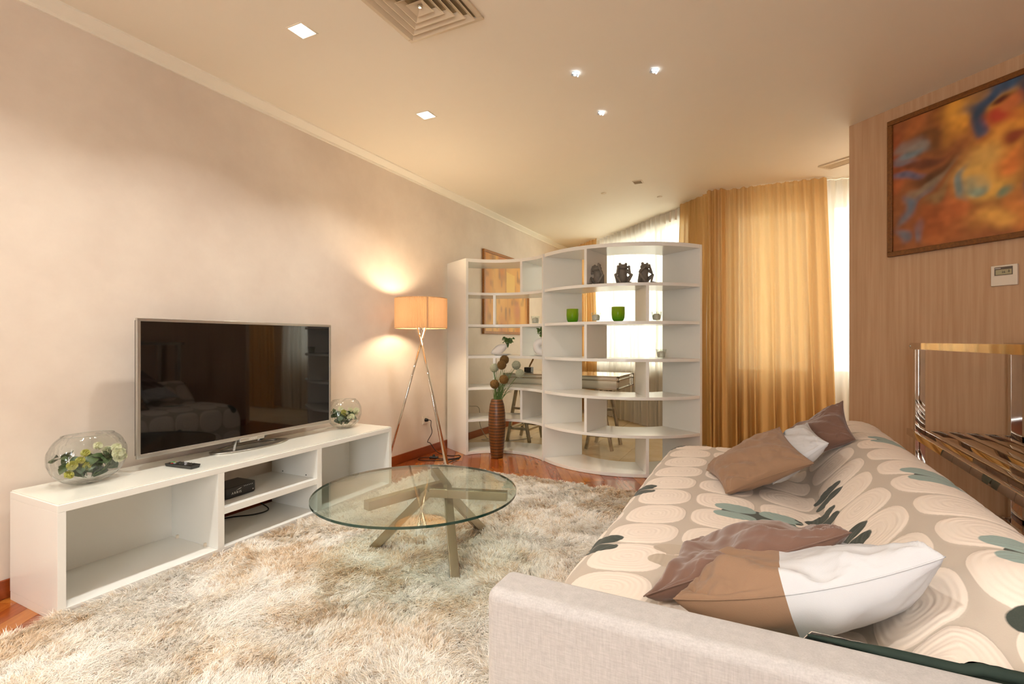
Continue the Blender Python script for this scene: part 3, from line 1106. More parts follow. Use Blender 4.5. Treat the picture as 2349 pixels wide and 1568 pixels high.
def bowl(loc, sx, sy, h, label, flab, flowers, nleaf, seed):
    r_ = thing('glass_bowl', label, 'bowl', loc, 0, 'glass flower bowls')
    prof = []
    m_ = 26
    for i in range(m_ + 1):
        t_ = i / m_
        th = -PI / 2 * 0.83 + t_ * (PI / 2 * 0.83 + PI / 2 * 0.58)
        prof.append((math.cos(th) ** 0.85, h * 0.5 * (math.sin(th) / math.sin(PI / 2 * 0.83) + 1)))
    fn = lambda a_, z, i: 1 + 0.012 * math.sin(11 * a_ + 60 * z) * math.sin(11 * a_ - 60 * z)
    inn = [(max(0.02, rr - 0.03), z + 0.004) for rr, z in prof][::-1]
    MB().lathe(prof, 64, sx=sx, sy=sy, capb=True, fn=fn).build('glass_wall', M['bowl_glass'], r_, True)
    ztop = prof[-1][1]
    rt = prof[-1][0]
    pts_ = [(rt * sx * math.cos(a_ * PI / 24), rt * sy * math.sin(a_ * PI / 24), ztop) for a_ in range(49)]
    MB().tube(pts_, 0.0022, 6, caps=False).build('rim', M['clear_glass'], r_, True)
    f_ = thing('flower_arrangement', flab, 'flowers', (loc[0], loc[1], loc[2] + 0.008), 0, 'flowers in glass bowls')
    rr = random.Random(seed)
    for i in range(nleaf):
        a_ = rr.uniform(0, 2 * PI)
        q = math.sqrt(rr.uniform(0.1, 0.72))
        z = rr.uniform(0.035, 0.06 + 0.06 * q)
        place(LEAVES[i % 3], 'leaf', f_, (q * sx * math.cos(a_) * 0.9, q * sy * math.sin(a_) * 1.0, z), (rr.uniform(-0.7, 0.8), rr.uniform(-0.8, 0.8), a_ + PI / 2 + rr.uniform(-1.0, 1.0)), rr.uniform(0.8, 1.2))
    for (x, y, z, k_) in flowers:
        place(BL[k_], 'blossom', f_, (x, y, z), (rr.uniform(-0.3, 0.3), 0.9 + rr.uniform(-0.4, 0.4), rr.uniform(-0.8, 0.4)), rr.uniform(1.05, 1.35))
    st = MB()
    for i in range(9):
        a_ = rr.uniform(0, 2 * PI)
        st.tube([(0.02 * math.cos(a_), 0.02 * math.sin(a_), 0.02), (0.4 * sx * math.cos(a_), 0.5 * sy * math.sin(a_), 0.05), (0.6 * sx * math.cos(a_ + .3), 0.62 * sy * math.sin(a_ + .3), 0.1)], 0.0018, 5)
    st.build('stems', M['stem'], f_, True)
    return r_


bowl((-2.95, 1.262, 0.5062), 0.118, 0.160, 0.258, 'large clear glass bowl at the near end of the TV stand, holding flowers',
     'ivy leaves with yellow-green and cream blossoms inside the nearer glass bowl',
     [(0.06, -0.03, 0.085, 'y'), (0.065, -0.09, 0.10, 'y'), (0.055, -0.055, 0.115, 'y'), (0.02, -0.02, 0.14, 'y'), (0.02, 0.03, 0.165, 'w'), (0.04, 0.1, 0.145, 'w'),
      (0.05, 0.115, 0.12, 'w'), (0.062, 0.095, 0.118, 'w'), (0.055, 0.105, 0.095, 'w'), (0.045, 0.125, 0.098, 'w'), (0.07, -0.105, 0.06, 'y'), (0.0, 0.08, 0.13, 'w')], 50, 5)
bowl((-2.965, 2.962, 0.5062), 0.115, 0.150, 0.245, 'clear glass flower bowl at the far stand end, half behind the television',
     'ivy leaves with cream blossoms inside the farther glass bowl behind the television',
     [(0.07, -0.02, 0.085, 'w'), (0.075, 0.0, 0.083, 'w'), (0.03, 0.09, 0.10, 'w'), (0.06, 0.07, 0.125, 'w'), (0.05, -0.06, 0.125, 'y'), (0.055, -0.04, 0.105, 'y'), (0.05, 0.01, 0.135, 'w'), (0.03, -0.07, 0.15, 'w')], 44, 8)

# ------------------------------------------------------------------ floor lamp
LX, LY = -2.797, 3.745
r = thing('floor_lamp', 'lit tripod floor lamp with pleated tan drum shade and crossing chrome legs', 'lamp', (LX, LY, 0))
n = 260
vs, fs = [], []
for zz in (1.315, 1.40, 1.50, 1.588):
    for k in range(n):
        rr = 0.237 + (0.0035 if k % 2 else -0.0035) + 0.0012 * math.sin(k * 0.7)
        a_ = 2 * PI * k / n
        vs.append((rr * math.cos(a_), rr * math.sin(a_), zz))
for i in range(3):
    for k in range(n):
        fs.append((i * n + k, i * n + (k + 1) % n, (i + 1) * n + (k + 1) % n, (i + 1) * n + k))
sh = MB().add(vs, fs).build('shade', M['shade'], r)
for z in (1.315, 1.588):
    MB().tube([(0.236 * math.cos(2 * PI * k / 48), 0.236 * math.sin(2 * PI * k / 48), z) for k in range(49)], 0.004, 6, False).build('shade_ring', M['shade'], sh, True)
MB().bar((0.2385, -0.02, 1.316), (0.2385, -0.02, 1.587), 0.002, 0.012, (0, 1, 0)).xf(Matrix.Rotation(math.radians(-35), 4, 'Z')).build('seam', plain('shade_seam', '#B98E66', 0.8), sh)
# three legs crossing under the shade: foot points and the point each reaches under the shade
legs = [((-2.708 - LX, 4.052 - LY, 0), (-0.02, -0.03, 1.36)), ((-3.06 - LX, 3.56 - LY, 0), (0.02, 0.055, 1.36)), ((-2.477 - LX, 3.706 - LY, 0), (-0.035, 0.0, 1.36))]
for p_, q_ in legs:
    MB().tube([p_, q_], 0.0105, 14).build('leg', M['chrome'], r, True)
MB().tube([(0, 0, 1.30), (0, 0, 1.40)], 0.016, 12).build('stem', M['chrome'], r, True)
for k in range(3):
    a_ = k * 2 * PI / 3 + 0.4
    MB().tube([(0, 0, 1.385), (0.234 * math.cos(a_), 0.234 * math.sin(a_), 1.56)], 0.0025, 6).build('spider_arm', M['chrome'], r, True)
MB().ell((0, 0, 1.445), (0.033, 0.033, 0.045), 16, 10).build('bulb', M['bulb'], r, True)
l = bpy.data.lights.new('bulb_light', 'POINT')
l.energy = LAMP_E
l.color = (1.0, 0.78, 0.52)
l.shadow_soft_size = 0.05
lo = bpy.data.objects.new('bulb_light', l)
lo.location = (0, 0, 1.445)
lo.parent = r
COL.objects.link(lo)
w0 = lambda x, y, z: (x - LX, y - LY, z)
MB().tube([w0(*p_) for p_ in spline([(-3.118, 4.279, 0.367), (-3.085, 4.30, 0.36), (-3.105, 4.33, 0.30), (-3.115, 4.36, 0.22), (-3.12, 4.29, 0.14), (-3.115, 4.33, 0.115), (-3.07, 4.37, 0.03), (-2.98, 4.36, 0.006), (-2.86, 4.35, 0.005), (-2.80, 4.40, 0.005), (-2.745, 4.33, 0.005), (-2.80, 4.22, 0.005), (-2.9, 4.185, 0.006), (-2.96, 4.185, 0.012)])], 0.0038, 8)\
    .build('cord', M['black_soft'], r, True)
MB().tube([w0(*p_) for p_ in spline([(-2.97, 4.185, 0.012), (-3.06, 4.16, 0.006), (-3.09, 4.10, 0.005), (-3.03, 4.05, 0.005), (-2.9, 4.10, 0.005), (-2.77, 4.2, 0.005), (-2.72, 4.28, 0.006), (-2.712, 4.06, 0.012)])], 0.0038, 8)\
    .build('cord', M['black_soft'], r, True)
sw = MB().poly([(-0.045, -0.022), (0.045, -0.022), (0.045, 0.022), (-0.045, 0.022)], 0.002, 0.022)
sw.xf(Matrix.Translation((-2.965 - LX, 4.185 - LY, 0)) @ Matrix.Rotation(0.4, 4, 'Z')).build('foot_switch', M['black'], r, bevel=0.006)
MB().lathe([(0.013, 0.02), (0.013, 0.036), (0.009, 0.04)], 14, (-2.965 - LX, 4.185 - LY, 0), capt=True).build('switch_button', M['black'], r, True)
MB().tube([w0(-3.148, 4.279, 0.367), w0(-3.138, 4.279, 0.367), w0(-3.108, 4.281, 0.366)], [0.018, 0.02, 0.014], 12).build('plug', M['black'], r, True)

r = thing('wall_socket', 'white square wall socket with the black lamp plug in it', 'socket', (LW, 4.28, 0.365))
MB().box(0, 0.008, -0.043, 0.043, -0.043, 0.043).build('cover_plate', M['plastic_white'], r, bevel=0.003)
MB().box(0.006, 0.011, -0.03, 0.03, -0.03, 0.03).build('insert', M['plastic_white'], r, bevel=0.002)

# ------------------------------------------------------------------ S-shaped room divider
r = thing('room_divider', 'tall white S-curved open bookshelf dividing the room', 'bookshelf', (0, 0, 0))
TOPS = [0.034, 0.37, 0.705, 1.04, 1.373, 1.71, 2.065]
TH = 0.027


def arc_board(c, a0, a1, z0, z1, nn=28):
    mb = MB()
    i_, o_ = arc(c, R0, a0, a1, nn), arc(c, R1, a0, a1, nn)
    vs = []
    for (x, y), (X, Y) in zip(i_, o_):
        vs += [(x, y, z0), (X, Y, z0), (X, Y, z1), (x, y, z1)]
    fs = [(0, 1, 2, 3), tuple(4 * nn + q for q in (3, 2, 1, 0))]
    for k_ in range(nn):
        for q in range(4):
            p_ = (q + 1) % 4
            fs.append((4 * k_ + q, 4 * k_ + 4 + q, 4 * k_ + 4 + p_, 4 * k_ + p_))
    return mb.add(vs, fs)


def radial_panel(c, ang, z0, z1, th, r0=R0, r1=R1):
    d = Vector((math.cos(ang), math.sin(ang)))
    n_ = Vector((-d.y, d.x)) * th / 2
    c = Vector(c)
    p4 = [c + d * r0 - n_, c + d * r1 - n_, c + d * r1 + n_, c + d * r0 + n_]
    return MB().poly([tuple(p_) for p_ in p4], z0, z1)


for c, a0, a1 in ((C1, LA0, LA1), (C2, RA0, RA1)):
    for i, z in enumerate(TOPS):
        arc_board(c, a0 + 0.02, a1 - 0.02, max(0.002, z - (0.034 if i in (0, 6) else TH)), z).build('shelf_board', W, r, bevel=0.0012, seg=1)
radial_panel(C1, LA1, 0.0, 2.065, 0.03).build('end_panel', W, r, bevel=0.0015, seg=1)
radial_panel(C1, LA0, 0.0, 2.065, 0.028).build('middle_panel', W, r, bevel=0.0015, seg=1)
radial_panel(C2, RA1, 0.0, 2.065, 0.03).build('end_panel', W, r, bevel=0.0015, seg=1)
for i in range(6):
    z0, z1 = TOPS[i], TOPS[i + 1] - TH
    odd = (5 - i) % 2 == 0          # top row, third and fifth: divider nearer the joint
    radial_panel(C1, math.radians(84 if odd else 117), z0, z1, 0.027).build('divider', W, r, bevel=0.001, seg=1)
    radial_panel(C2, math.radians(-98.5 if odd else -65.5), z0, z1, 0.027).build('divider', W, r, bevel=0.001, seg=1)


def on_shelf(c, ang_deg, rad):
    a_ = math.radians(ang_deg)
    return c[0] + rad * math.cos(a_), c[1] + rad * math.sin(a_)


# ------------------------------------------------------------------ frogs
def frog(name, label, loc, rz, pose):
    mb = MB()

    def limb(p_, q_, r0, r1):
        mb.tube([p_, tuple((Vector(p_) + Vector(q_)) / 2), q_], [r0, (r0 + r1) / 2, r1], 10)
        mb.ell(p_, (r0,) * 3, 10, 8)
        mb.ell(q_, (r1,) * 3, 10, 8)
    mb.ell((0, 0.012, 0.055), (0.046, 0.044, 0.055), 16, 12)
    mb.ell((0, 0.004, 0.095), (0.041, 0.036, 0.05), 16, 12)
    mb.ell((0, -0.008, 0.148), (0.043, 0.037, 0.027), 16, 12)
    mb.ell((0, -0.03, 0.142), (0.031, 0.02, 0.014), 14, 10)
    for s in (-1, 1):
        mb.ell((s * 0.027, -0.008, 0.175), (0.0125, 0.0125, 0.0135), 10, 8)
        limb((s * 0.034, 0.018, 0.022), (s * 0.074, -0.028, 0.078), 0.021, 0.012)
        limb((s * 0.074, -0.028, 0.078), (s * 0.036, -0.05, 0.012), 0.012, 0.009)
        mb.ell((s * 0.036, -0.066, 0.007), (0.013, 0.028, 0.007), 10, 8)
        for k_ in (-1, 0, 1):
            mb.tube([(s * 0.036, -0.07, 0.006), (s * 0.036 + k_ * 0.013, -0.098, 0.005)], 0.004, 6)
        sh_ = (s * 0.04, -0.006, 0.118)
        if pose == 'ears':
            el, hd = (s * 0.072, -0.02, 0.108), (s * 0.046, -0.012, 0.165)
            if s > 0:
                el, hd = (0.066, -0.03, 0.095), (0.03, -0.034, 0.182)
        elif pose == 'mouth':
            el, hd = (s * 0.058, -0.026, 0.088), (s * 0.05, -0.026, 0.15)
        else:
            el, hd = (s * 0.07, -0.02, 0.098), (s * 0.016, -0.048, 0.156)
        limb(sh_, el, 0.014, 0.011)
        limb(el, hd, 0.011, 0.009)
        mb.ell(hd, (0.013, 0.009, 0.014), 8, 6)
    mb.tube([(-0.03, -0.04, 0.138), (0, -0.052, 0.136), (0.03, -0.04, 0.138)], 0.003, 6)
    o = mb.build(name, M['stone_dark'], None, True)
    md = o.modifiers.new('merge', 'REMESH')
    md.mode = 'VOXEL'
    md.voxel_size = 0.0034
    md.use_smooth_shade = True
    sm = o.modifiers.new('soften', 'SMOOTH')
    sm.factor = 0.4
    sm.iterations = 2
    o.location = loc
    o.rotation_euler = (0, 0, rz)
    return tag(o, label, 'figurine', 'frog figurines')


for pose, ang, rz_, lb in (('ears', -93.5, -0.5, 'dark stone frog figurine with raised hands, nearest the shelf divider'),
                           ('mouth', -78.5, 0.35, 'dark stone frog figurine with arms at the sides of its head, middle of three'),
                           ('eyes', -66.0, 0.75, 'dark stone frog figurine covering its eyes, nearest the shelf end')):
    x, y = on_shelf(C2, ang, 0.865)
    frog('frog_figurine', lb, (x, y, TOPS[5]), rz_ + 0.2, pose)

# ------------------------------------------------------------------ green cups and clear candle glasses
r = thing('green_glass_cup', 'bright green glass cup on the fourth board, in the left cell of the right unit', 'cup', (0, 0, 0), 0, 'green glass cups')
prof = [(0.001, 0.0), (0.03, 0.0), (0.045, 0.008), (0.055, 0.03), (0.0585, 0.07), (0.0575, 0.13), (0.0545, 0.13), (0.0545, 0.07), (0.05, 0.03), (0.04, 0.014), (0.001, 0.012)]
MB().lathe(prof, 36).build('cup', M['green_glass'], r, True)
MB().lathe([(0.05, 0.015), (0.053, 0.03), (0.054, 0.05), (0.001, 0.05)], 24).build('wax', M['green_glass'], r, True)
x, y = on_shelf(C2, -113.5, 0.83)
r.location = (x, y, TOPS[4])
x, y = on_shelf(C2, -81, 0.88)
dup(r, (x, y, TOPS[4]), 0, 'bright green glass cup against the sheer curtain, in the middle cell of the right unit')


def candle_glass(loc, lab, clab, seed):
    r_ = thing('candle_glass', lab, 'candle holder', loc, seed, 'clear candle glasses')
    pr = [(0.001, 0.0), (0.030, 0.0), (0.033, 0.006), (0.046, 0.084), (0.0435, 0.084), (0.031, 0.012), (0.001, 0.01)]
    MB().lathe(pr, 28).build('glass', M['clear_glass'], r_, True)
    c_ = thing('candle', clab, 'candle', (loc[0], loc[1], loc[2] + 0.012), seed, 'pale candles in glasses')
    MB().lathe([(0.001, 0.0), (0.027, 0.0), (0.031, 0.008), (0.034, 0.03), (0.03, 0.046), (0.02, 0.054), (0.001, 0.056)], 24, fn=lambda a_, z, i: 1 + 0.06 * math.sin(6 * a_)).build('wax', M['wax'], c_, True)
    MB().tube([(0, 0, 0.05), (0.002, 0, 0.066)], 0.0012, 5).build('wick', M['black_soft'], c_)
    for k_ in range(3):
        place(LEAF_S, 'leaf', c_, (0.018 * math.cos(k_ * 1.1 - 2.2), 0.018 * math.sin(k_ * 1.1 - 2.2), 0.036), (0.7, 0.3 * k_, k_ * 1.3), 0.6)


for c, ang, rad, z, lb in ((C1, 71, 0.60, TOPS[4], 'on the left shelf unit in front of the far painting'),
                           (C2, -98.5 + 4.0, 0.87, TOPS[4], 'between the two green cups'),
                           (C2, -59, 0.88, TOPS[4], 'in the right cell, beside the green cups'),
                           (C2, -56.5, 0.89, TOPS[3], 'alone on the third board of the right unit')):
    x, y = on_shelf(c, ang, rad)
    candle_glass((x, y, z), 'small clear candle glass ' + lb, 'pale candle in the glass ' + lb, ang)

# ------------------------------------------------------------------ white vases with greenery on plates
def greenery(label, loc, n_, spread, seed, rz=0, lift=0.0):
    g_ = thing('green_sprig', label, 'plant', loc, rz, 'green sprigs in white vases')
    rr = random.Random(seed)
    st = MB()
    for i in range(n_):
        a_ = rr.uniform(0, 2 * PI)
        d = Vector((spread * rr.uniform(0.1, 1) * math.cos(a_), spread * rr.uniform(0.1, 1) * math.sin(a_), rr.uniform(0.02, 0.07)))
        place(LEAF_S, 'leaf', g_, tuple(d), (rr.uniform(-1, 1), rr.uniform(-1, 1), rr.uniform(0, 6.28)), rr.uniform(1.3, 2.0))
        st.tube([(0, 0, -0.03), tuple(d * 0.6), tuple(d)], 0.0013, 4)
    st.build('stems', M['stem'], g_, True)
    return g_


x, y = on_shelf(C1, 110, 0.66)
pl = thing('oval_plate', 'oval white plate under the slanted white vase', 'plate', (x, y, TOPS[3]), math.radians(15), 'white plates')
MB().lathe([(0.001, 0.002), (0.06, 0.0), (0.075, 0.004), (0.108, 0.014), (0.108, 0.017), (0.07, 0.009), (0.001, 0.008)], 36, sx=1.0, sy=0.62).build('plate', M['white_mat'], pl, True)
v = thing('slanted_vase', 'white slanted flat-sided vase leaning over an oval plate', 'vase', (x - 0.012, y, TOPS[3] + 0.0095), math.radians(15))
mb = MB()
vs, fs = [], []
prof = [(0.0, -0.055, 0.045, 0.03), (0.02, -0.05, 0.066, 0.038), (0.05, -0.022, 0.072, 0.042), (0.085, 0.005, 0.066, 0.04), (0.105, 0.022, 0.05, 0.032), (0.112, 0.03, 0.035, 0.022)]
for z, ox, ax, ay in prof:
    for k in range(24):
        a_ = 2 * PI * k / 24
        e = 0.8
        ca, sa = math.cos(a_), math.sin(a_)
        vs.append((ox + ax * math.copysign(abs(ca) ** e, ca), ay * math.copysign(abs(sa) ** e, sa), z))
for i in range(len(prof) - 1):
    for k in range(24):
        fs.append((i * 24 + k, i * 24 + (k + 1) % 24, (i + 1) * 24 + (k + 1) % 24, (i + 1) * 24 + k))
fs.append(tuple(range(23, -1, -1)))
mb.add(vs, fs).build('body', M['white_mat'], v, True)
greenery('small leafy green sprig arching from the slanted white vase', (x + 0.065, y + 0.012, TOPS[3] + 0.112), 30, 0.055, 3)

x, y = on_shelf(C1, 66, 0.64)
pl = thing('oval_plate', 'oval white plate under the ribbed ring vase', 'plate', (x, y, TOPS[3]), math.radians(-30), 'white plates')
MB().lathe([(0.001, 0.002), (0.055, 0.0), (0.07, 0.004), (0.1, 0.012), (0.1, 0.015), (0.065, 0.009), (0.001, 0.008)], 36, sx=1.0, sy=0.6).build('plate', M['white_mat'], pl, True)
v = thing('ring_vase', 'white ribbed disc vase with a hole through its middle', 'vase', (x, y, TOPS[3] + 0.0095), math.radians(15))
mb = MB()
vs, fs = [], []
nn, mm = 64, 14
Rm, rt_ = 0.052, 0.040
for k in range(nn):
    a_ = 2 * PI * k / nn
    rb = 1 + 0.03 * (1 if k % 2 else -1)
    for q in range(mm):
        b_ = 2 * PI * q / mm
        rr = Rm + rt_ * math.cos(b_) * rb
        vs.append((rr * math.cos(a_), 0.034 * math.sin(b_) * rb, 0.088 + rr * math.sin(a_)))
for k in range(nn):
    for q in range(mm):
        fs.append((k * mm + q, ((k + 1) % nn) * mm + q, ((k + 1) % nn) * mm + (q + 1) % mm, k * mm + (q + 1) % mm))
mb.add(vs, fs).build('body', M['white_mat'], v, True)
MB().lathe([(0.016, 0.17), (0.014, 0.185), (0.016, 0.19)], 16).build('neck', M['white_mat'], v, True)
greenery('leafy green sprig standing in the ribbed ring vase', (x, y, TOPS[3] + 0.2), 26, 0.055, 6)

# ------------------------------------------------------------------ floor vase with ball flowers
VX, VY = -2.41, 4.51
r = thing('floor_vase', 'tall dark brown ringed wooden vase standing on the floor before the shelf', 'vase', (VX, VY, 0))
prof = [(0.058, 0.0), (0.063, 0.01), (0.072, 0.1), (0.083, 0.22), (0.089, 0.34), (0.086, 0.45), (0.075, 0.54), (0.060, 0.59), (0.057, 0.60), (0.05, 0.60), (0.05, 0.57), (0.045, 0.5)]
ring_f = lambda a_, z, i: 1.0
fine = []
for (r0_, z0_), (r1_, z1_) in zip(prof[:8], prof[1:9]):
    for q in range(8):
        t_ = q / 8
        z_ = z0_ + (z1_ - z0_) * t_
        fine.append(((r0_ + (r1_ - r0_) * t_) * (1 + 0.008 * math.sin(2 * PI * 33 * z_)), z_))
MB().lathe(fine + prof[8:], 40, capb=True).build('body', M['ring_wood'], r, True)


def floret_ball(rad, mat, seed):
    mb_ = MB()
    rr = random.Random(seed)
    n_ = 170
    for i in range(n_):
        th = math.acos(1 - 2 * (i + 0.5) / n_)
        ph = i * 2.39996
        d = Vector((math.sin(th) * math.cos(ph), math.sin(th) * math.sin(ph), math.cos(th)))
        s = d.orthogonal().normalized()
        u_ = d.cross(s)
        w_ = rad * 0.11
        b_ = d * rad * 0.86
        mb_.add([b_ - s * w_ - u_ * w_ * .6, b_ + s * w_ - u_ * w_ * .6, b_ + u_ * w_, d * rad * rr.uniform(0.98, 1.06) + s * w_ * rr.uniform(-.6, .6)], [(0, 1, 3), (1, 2, 3), (2, 0, 3)])
    mb_.ell((0, 0, 0), (rad * 0.9,) * 3, 16, 12)
    me = bpy.data.meshes.new('flower_head')
    me.from_pydata(mb_.v, [], mb_.f)
    me.materials.append(mat)
    return me


FB, FP = floret_ball(0.05, M['allium_brown'], 1), floret_ball(0.048, M['allium_pale'], 2)
FWD = Vector((-math.sin(YAW), math.cos(YAW), 0))
RGT = Vector((math.cos(YAW), math.sin(YAW), 0))
VB = Vector((VX, VY, 0))
# ball centres: offset along the picture plane (m), height, depth offset
for (dx, z, dd, k_, lb) in ((0.077, 1.003, 0.03, 'b', 'brown ball flower topmost in the ringed floor vase'), (0.05, 0.952, -0.04, 'b', 'brown ball flower just below and before the topmost one'),
                            (-0.027, 0.919, 0.02, 'p', 'pale green ball flower on the side towards the floor lamp'), (0.199, 0.948, 0.0, 'p', 'pale green ball flower, upper of the two leaning out'),
                            (0.235, 0.864, -0.03, 'p', 'pale green ball flower, lower of the two leaning out'), (0.07, 0.806, -0.05, 'b', 'brown ball flower low in the middle of the bunch'),
                            (-0.022, 0.756, -0.03, 'b', 'brown ball flower lowest of all, just above the vase')):
    c_ = VB + RGT * dx + FWD * dd + Vector((0, 0, z))
    b_ = VB + RGT * (dx * 0.15) + FWD * dd * 0.2 + Vector((0, 0, 0.565))
    f_ = thing('ball_flower', lb, 'flower', tuple(b_), 0, 'ball flowers in the floor vase')
    rel = c_ - b_
    MB().tube(spline([(0, 0, 0), tuple(rel * 0.5 + Vector((0, 0, 0.03))), tuple(rel)], 5), 0.0026, 6).build('stem', M['stem'], f_, True)
    place(FB if k_ == 'b' else FP, 'flower_head', f_, tuple(rel), (random.random(), random.random(), random.random()))
gr = MB()
rr = random.Random(4)
for i in range(70):
    a_ = rr.uniform(0, 2 * PI)
    tip = VB + RGT * rr.uniform(-0.06, 0.17) + FWD * rr.uniform(-0.06, 0.06) + Vector((0, 0, rr.uniform(0.68, 0.92)))
    b_ = VB + RGT * rr.uniform(-0.03, 0.03) + FWD * rr.uniform(-0.03, 0.03) + Vector((0, 0, 0.56))
    gr.tube(spline([tuple(b_), tuple((b_ * 0.5 + tip * 0.5) + Vector((0, 0, 0.03))), tuple(tip)], 4), [0.0022] * 4 + [0.0016] * 4 + [0.0006], 4)
gro = gr.build('grass_blades', M['stem'], None, True)
gro['kind'] = 'stuff'
tag(gro, 'thin green grass blades standing in the ringed floor vase', 'grass')

# ------------------------------------------------------------------ chrome trestle desk behind the shelf
r = thing('trestle_desk', 'chrome case-style desk on two trestles behind the white shelf', 'desk', (-2.0, 5.52, 0))
hx, hy = 0.67, 0.33
MB().box(-hx + 0.01, hx - 0.01, -hy + 0.01, hy - 0.01, 0.685, 0.815).build('case_body', M['mirror_panel'], r)
MB().box(-hx, hx, -hy, hy, 0.815, 0.823).build('desk_top', M['mirror_panel'], r, bevel=0.002)
for z in (0.683, 0.776, 0.815):
    f = MB()
    for y in (-hy, hy):
        f.bar((-hx, y, z), (hx, y, z), 0.012, 0.014)
    for x in (-hx, hx):
        f.bar((x, -hy, z), (x, hy, z), 0.012, 0.014)
    f.build('edge_rail', M['steel'], r, bevel=0.002)
for x in (-hx, hx):
    for y in (-hy, hy):
        MB().bar((x, y, 0.68), (x, y, 0.82), 0.022, 0.022).build('corner_post', M['steel'], r, bevel=0.003)
        for z in (0.69, 0.77, 0.812):
            MB().ell((x * 1.008, y * 1.01, z), (0.016, 0.016, 0.012), 10, 8).build('corner_ball', M['steel_dark'], r, True)
MB().box(0.1, 0.2, -hy - 0.006, -hy, 0.785, 0.812).build('latch', M['steel_dark'], r)
for x in (-0.55, 0.43):
    MB().bar((x, -0.28, 0.66), (x, 0.28, 0.66), 0.05, 0.04).build('trestle_beam', M['steel'], r, bevel=0.003)
    for y in (-0.21, 0.17):
        for s in (-1, 1):
            MB().bar((x + s * 0.145, y + 0.0, 0.0), (x + s * 0.02, y, 0.66), 0.034, 0.034, (0, 1, 0)).build('trestle_leg', M['steel'], r, bevel=0.003)
        MB().bar((x - 0.115, y, 0.16), (x + 0.115, y, 0.16), 0.026, 0.03).build('cross_bar', M['steel'], r, bevel=0.002)
        MB().bar((x - 0.07, y, 0.40), (x + 0.07, y, 0.40), 0.024, 0.028).build('cross_bar', M['steel'], r, bevel=0.002)
    for s in (-1, 1):
        MB().bar((x + s * 0.118, -0.21, 0.15), (x + s * 0.118, 0.17, 0.15), 0.022, 0.026).build('side_bar', M['steel'], r, bevel=0.002)

r = thing('wooden_figure', 'small slim carved brown wooden figure on the desk behind the shelf', 'figurine', (-2.52, 5.55, 0.825))
MB().lathe([(0.03, 0), (0.03, 0.012), (0.012, 0.016)], 16, capb=True, capt=True).build('base', M['twig'], r, True)
MB().tube(spline([(0, 0, 0.014), (0.012, 0, 0.07), (0.05, 0, 0.14), (0.07, 0, 0.2)], 5), 0.011, 8).build('body', M['twig'], r, True)
MB().ell((0.075, 0, 0.215), (0.02, 0.018, 0.024), 12, 8).build('head', M['twig'], r, True)
MB().tube([(0.08, 0, 0.225), (0.12, 0, 0.29)], 0.005, 6).build('horn', M['twig'], r, True)
tag(MB().box(-2.50, -2.41, 5.36, 5.44, 0.825, 0.885).build('black_box', M['black'], None, bevel=0.006), 'small black box on the chrome desk behind the ball flowers', 'box')
tag(MB().tube(spline([(-3.1, 5.1, 0.42), (-2.98, 5.12, 0.40), (-2.95, 5.1, 0.2), (-2.9, 5.16, 0.05), (-2.95, 5.3, 0.006), (-3.0, 5.22, 0.006), (-2.85, 5.2, 0.006), (-2.6, 5.4, 0.006), (-2.5, 5.6, 0.006)]), 0.004, 6)
    .build('floor_cable', plain('grey_cable', '#A29A88', 0.5), None, True), 'thin grey cable looping over the tiles behind the left shelf unit', 'cable')


# ------------------------------------------------------------------ paintings
def painting(name, label, origin, ud, w_, h_, frame_mat, colors, fw=0.035, nu=150, nv=110):
    """origin = lower corner on the wall, ud = 2D direction along the wall, canvas faces away from the wall"""
    r_ = thing(name, label, 'painting', origin, math.atan2(ud[1], ud[0]))
    # local: X along wall, Y towards the room is -Y
    f_ = MB()
    for (x0, x1, z0, z1) in ((0, w_, 0, fw), (0, w_, h_ - fw, h_), (0, fw, fw, h_ - fw), (w_ - fw, w_, fw, h_ - fw)):
        MB().box(x0, x1, -0.035, -0.002, z0, z1).build('frame_rail', frame_mat, r_, bevel=0.004)
    u = np.linspace(fw - 0.004, w_ - fw + 0.004, nu)
    v_ = np.linspace(fw - 0.004, h_ - fw + 0.004, nv)
    U_, V_ = np.meshgrid(u, v_, indexing='ij')
    P = np.stack([U_, np.full_like(U_, -0.02), V_], -1)
    me = grid_mesh('canvas', P, M['art'], colors(U_, V_))
    link('canvas', me, r_)
    return r_


def blobs(U_, V_, base, lst, seed):
    c_ = np.broadcast_to(srgb(base), U_.shape + (3,)).copy()
    wob = (vnoise(U_ * 9, V_ * 9, seed) - 0.5) * 0.10
    wob2 = (vnoise(U_ * 9 + 7, V_ * 9 + 3, seed + 5) - 0.5) * 0.10
    for (x, y, rx, ry, ang, hx_) in lst:
        dx, dy = U_ + wob - x, V_ + wob2 - y
        ca, sa = math.cos(ang), math.sin(ang)
        a_ = (dx * ca + dy * sa) / rx
        b_ = (-dx * sa + dy * ca) / ry
        g_ = np.exp(-np.maximum(0, (a_ * a_ + b_ * b_)) ** 1.6)[..., None]
        c_ = c_ * (1 - g_) + srgb(hx_) * g_
    c_ *= (0.85 + 0.3 * vnoise(U_ * 30, V_ * 30, seed + 9))[..., None]
    lum = (c_ @ np.array([0.3, 0.55, 0.15]))[..., None]
    return (c_ * 0.86 + lum * srgb('#C8B8A8') * 0.26) * 1.05


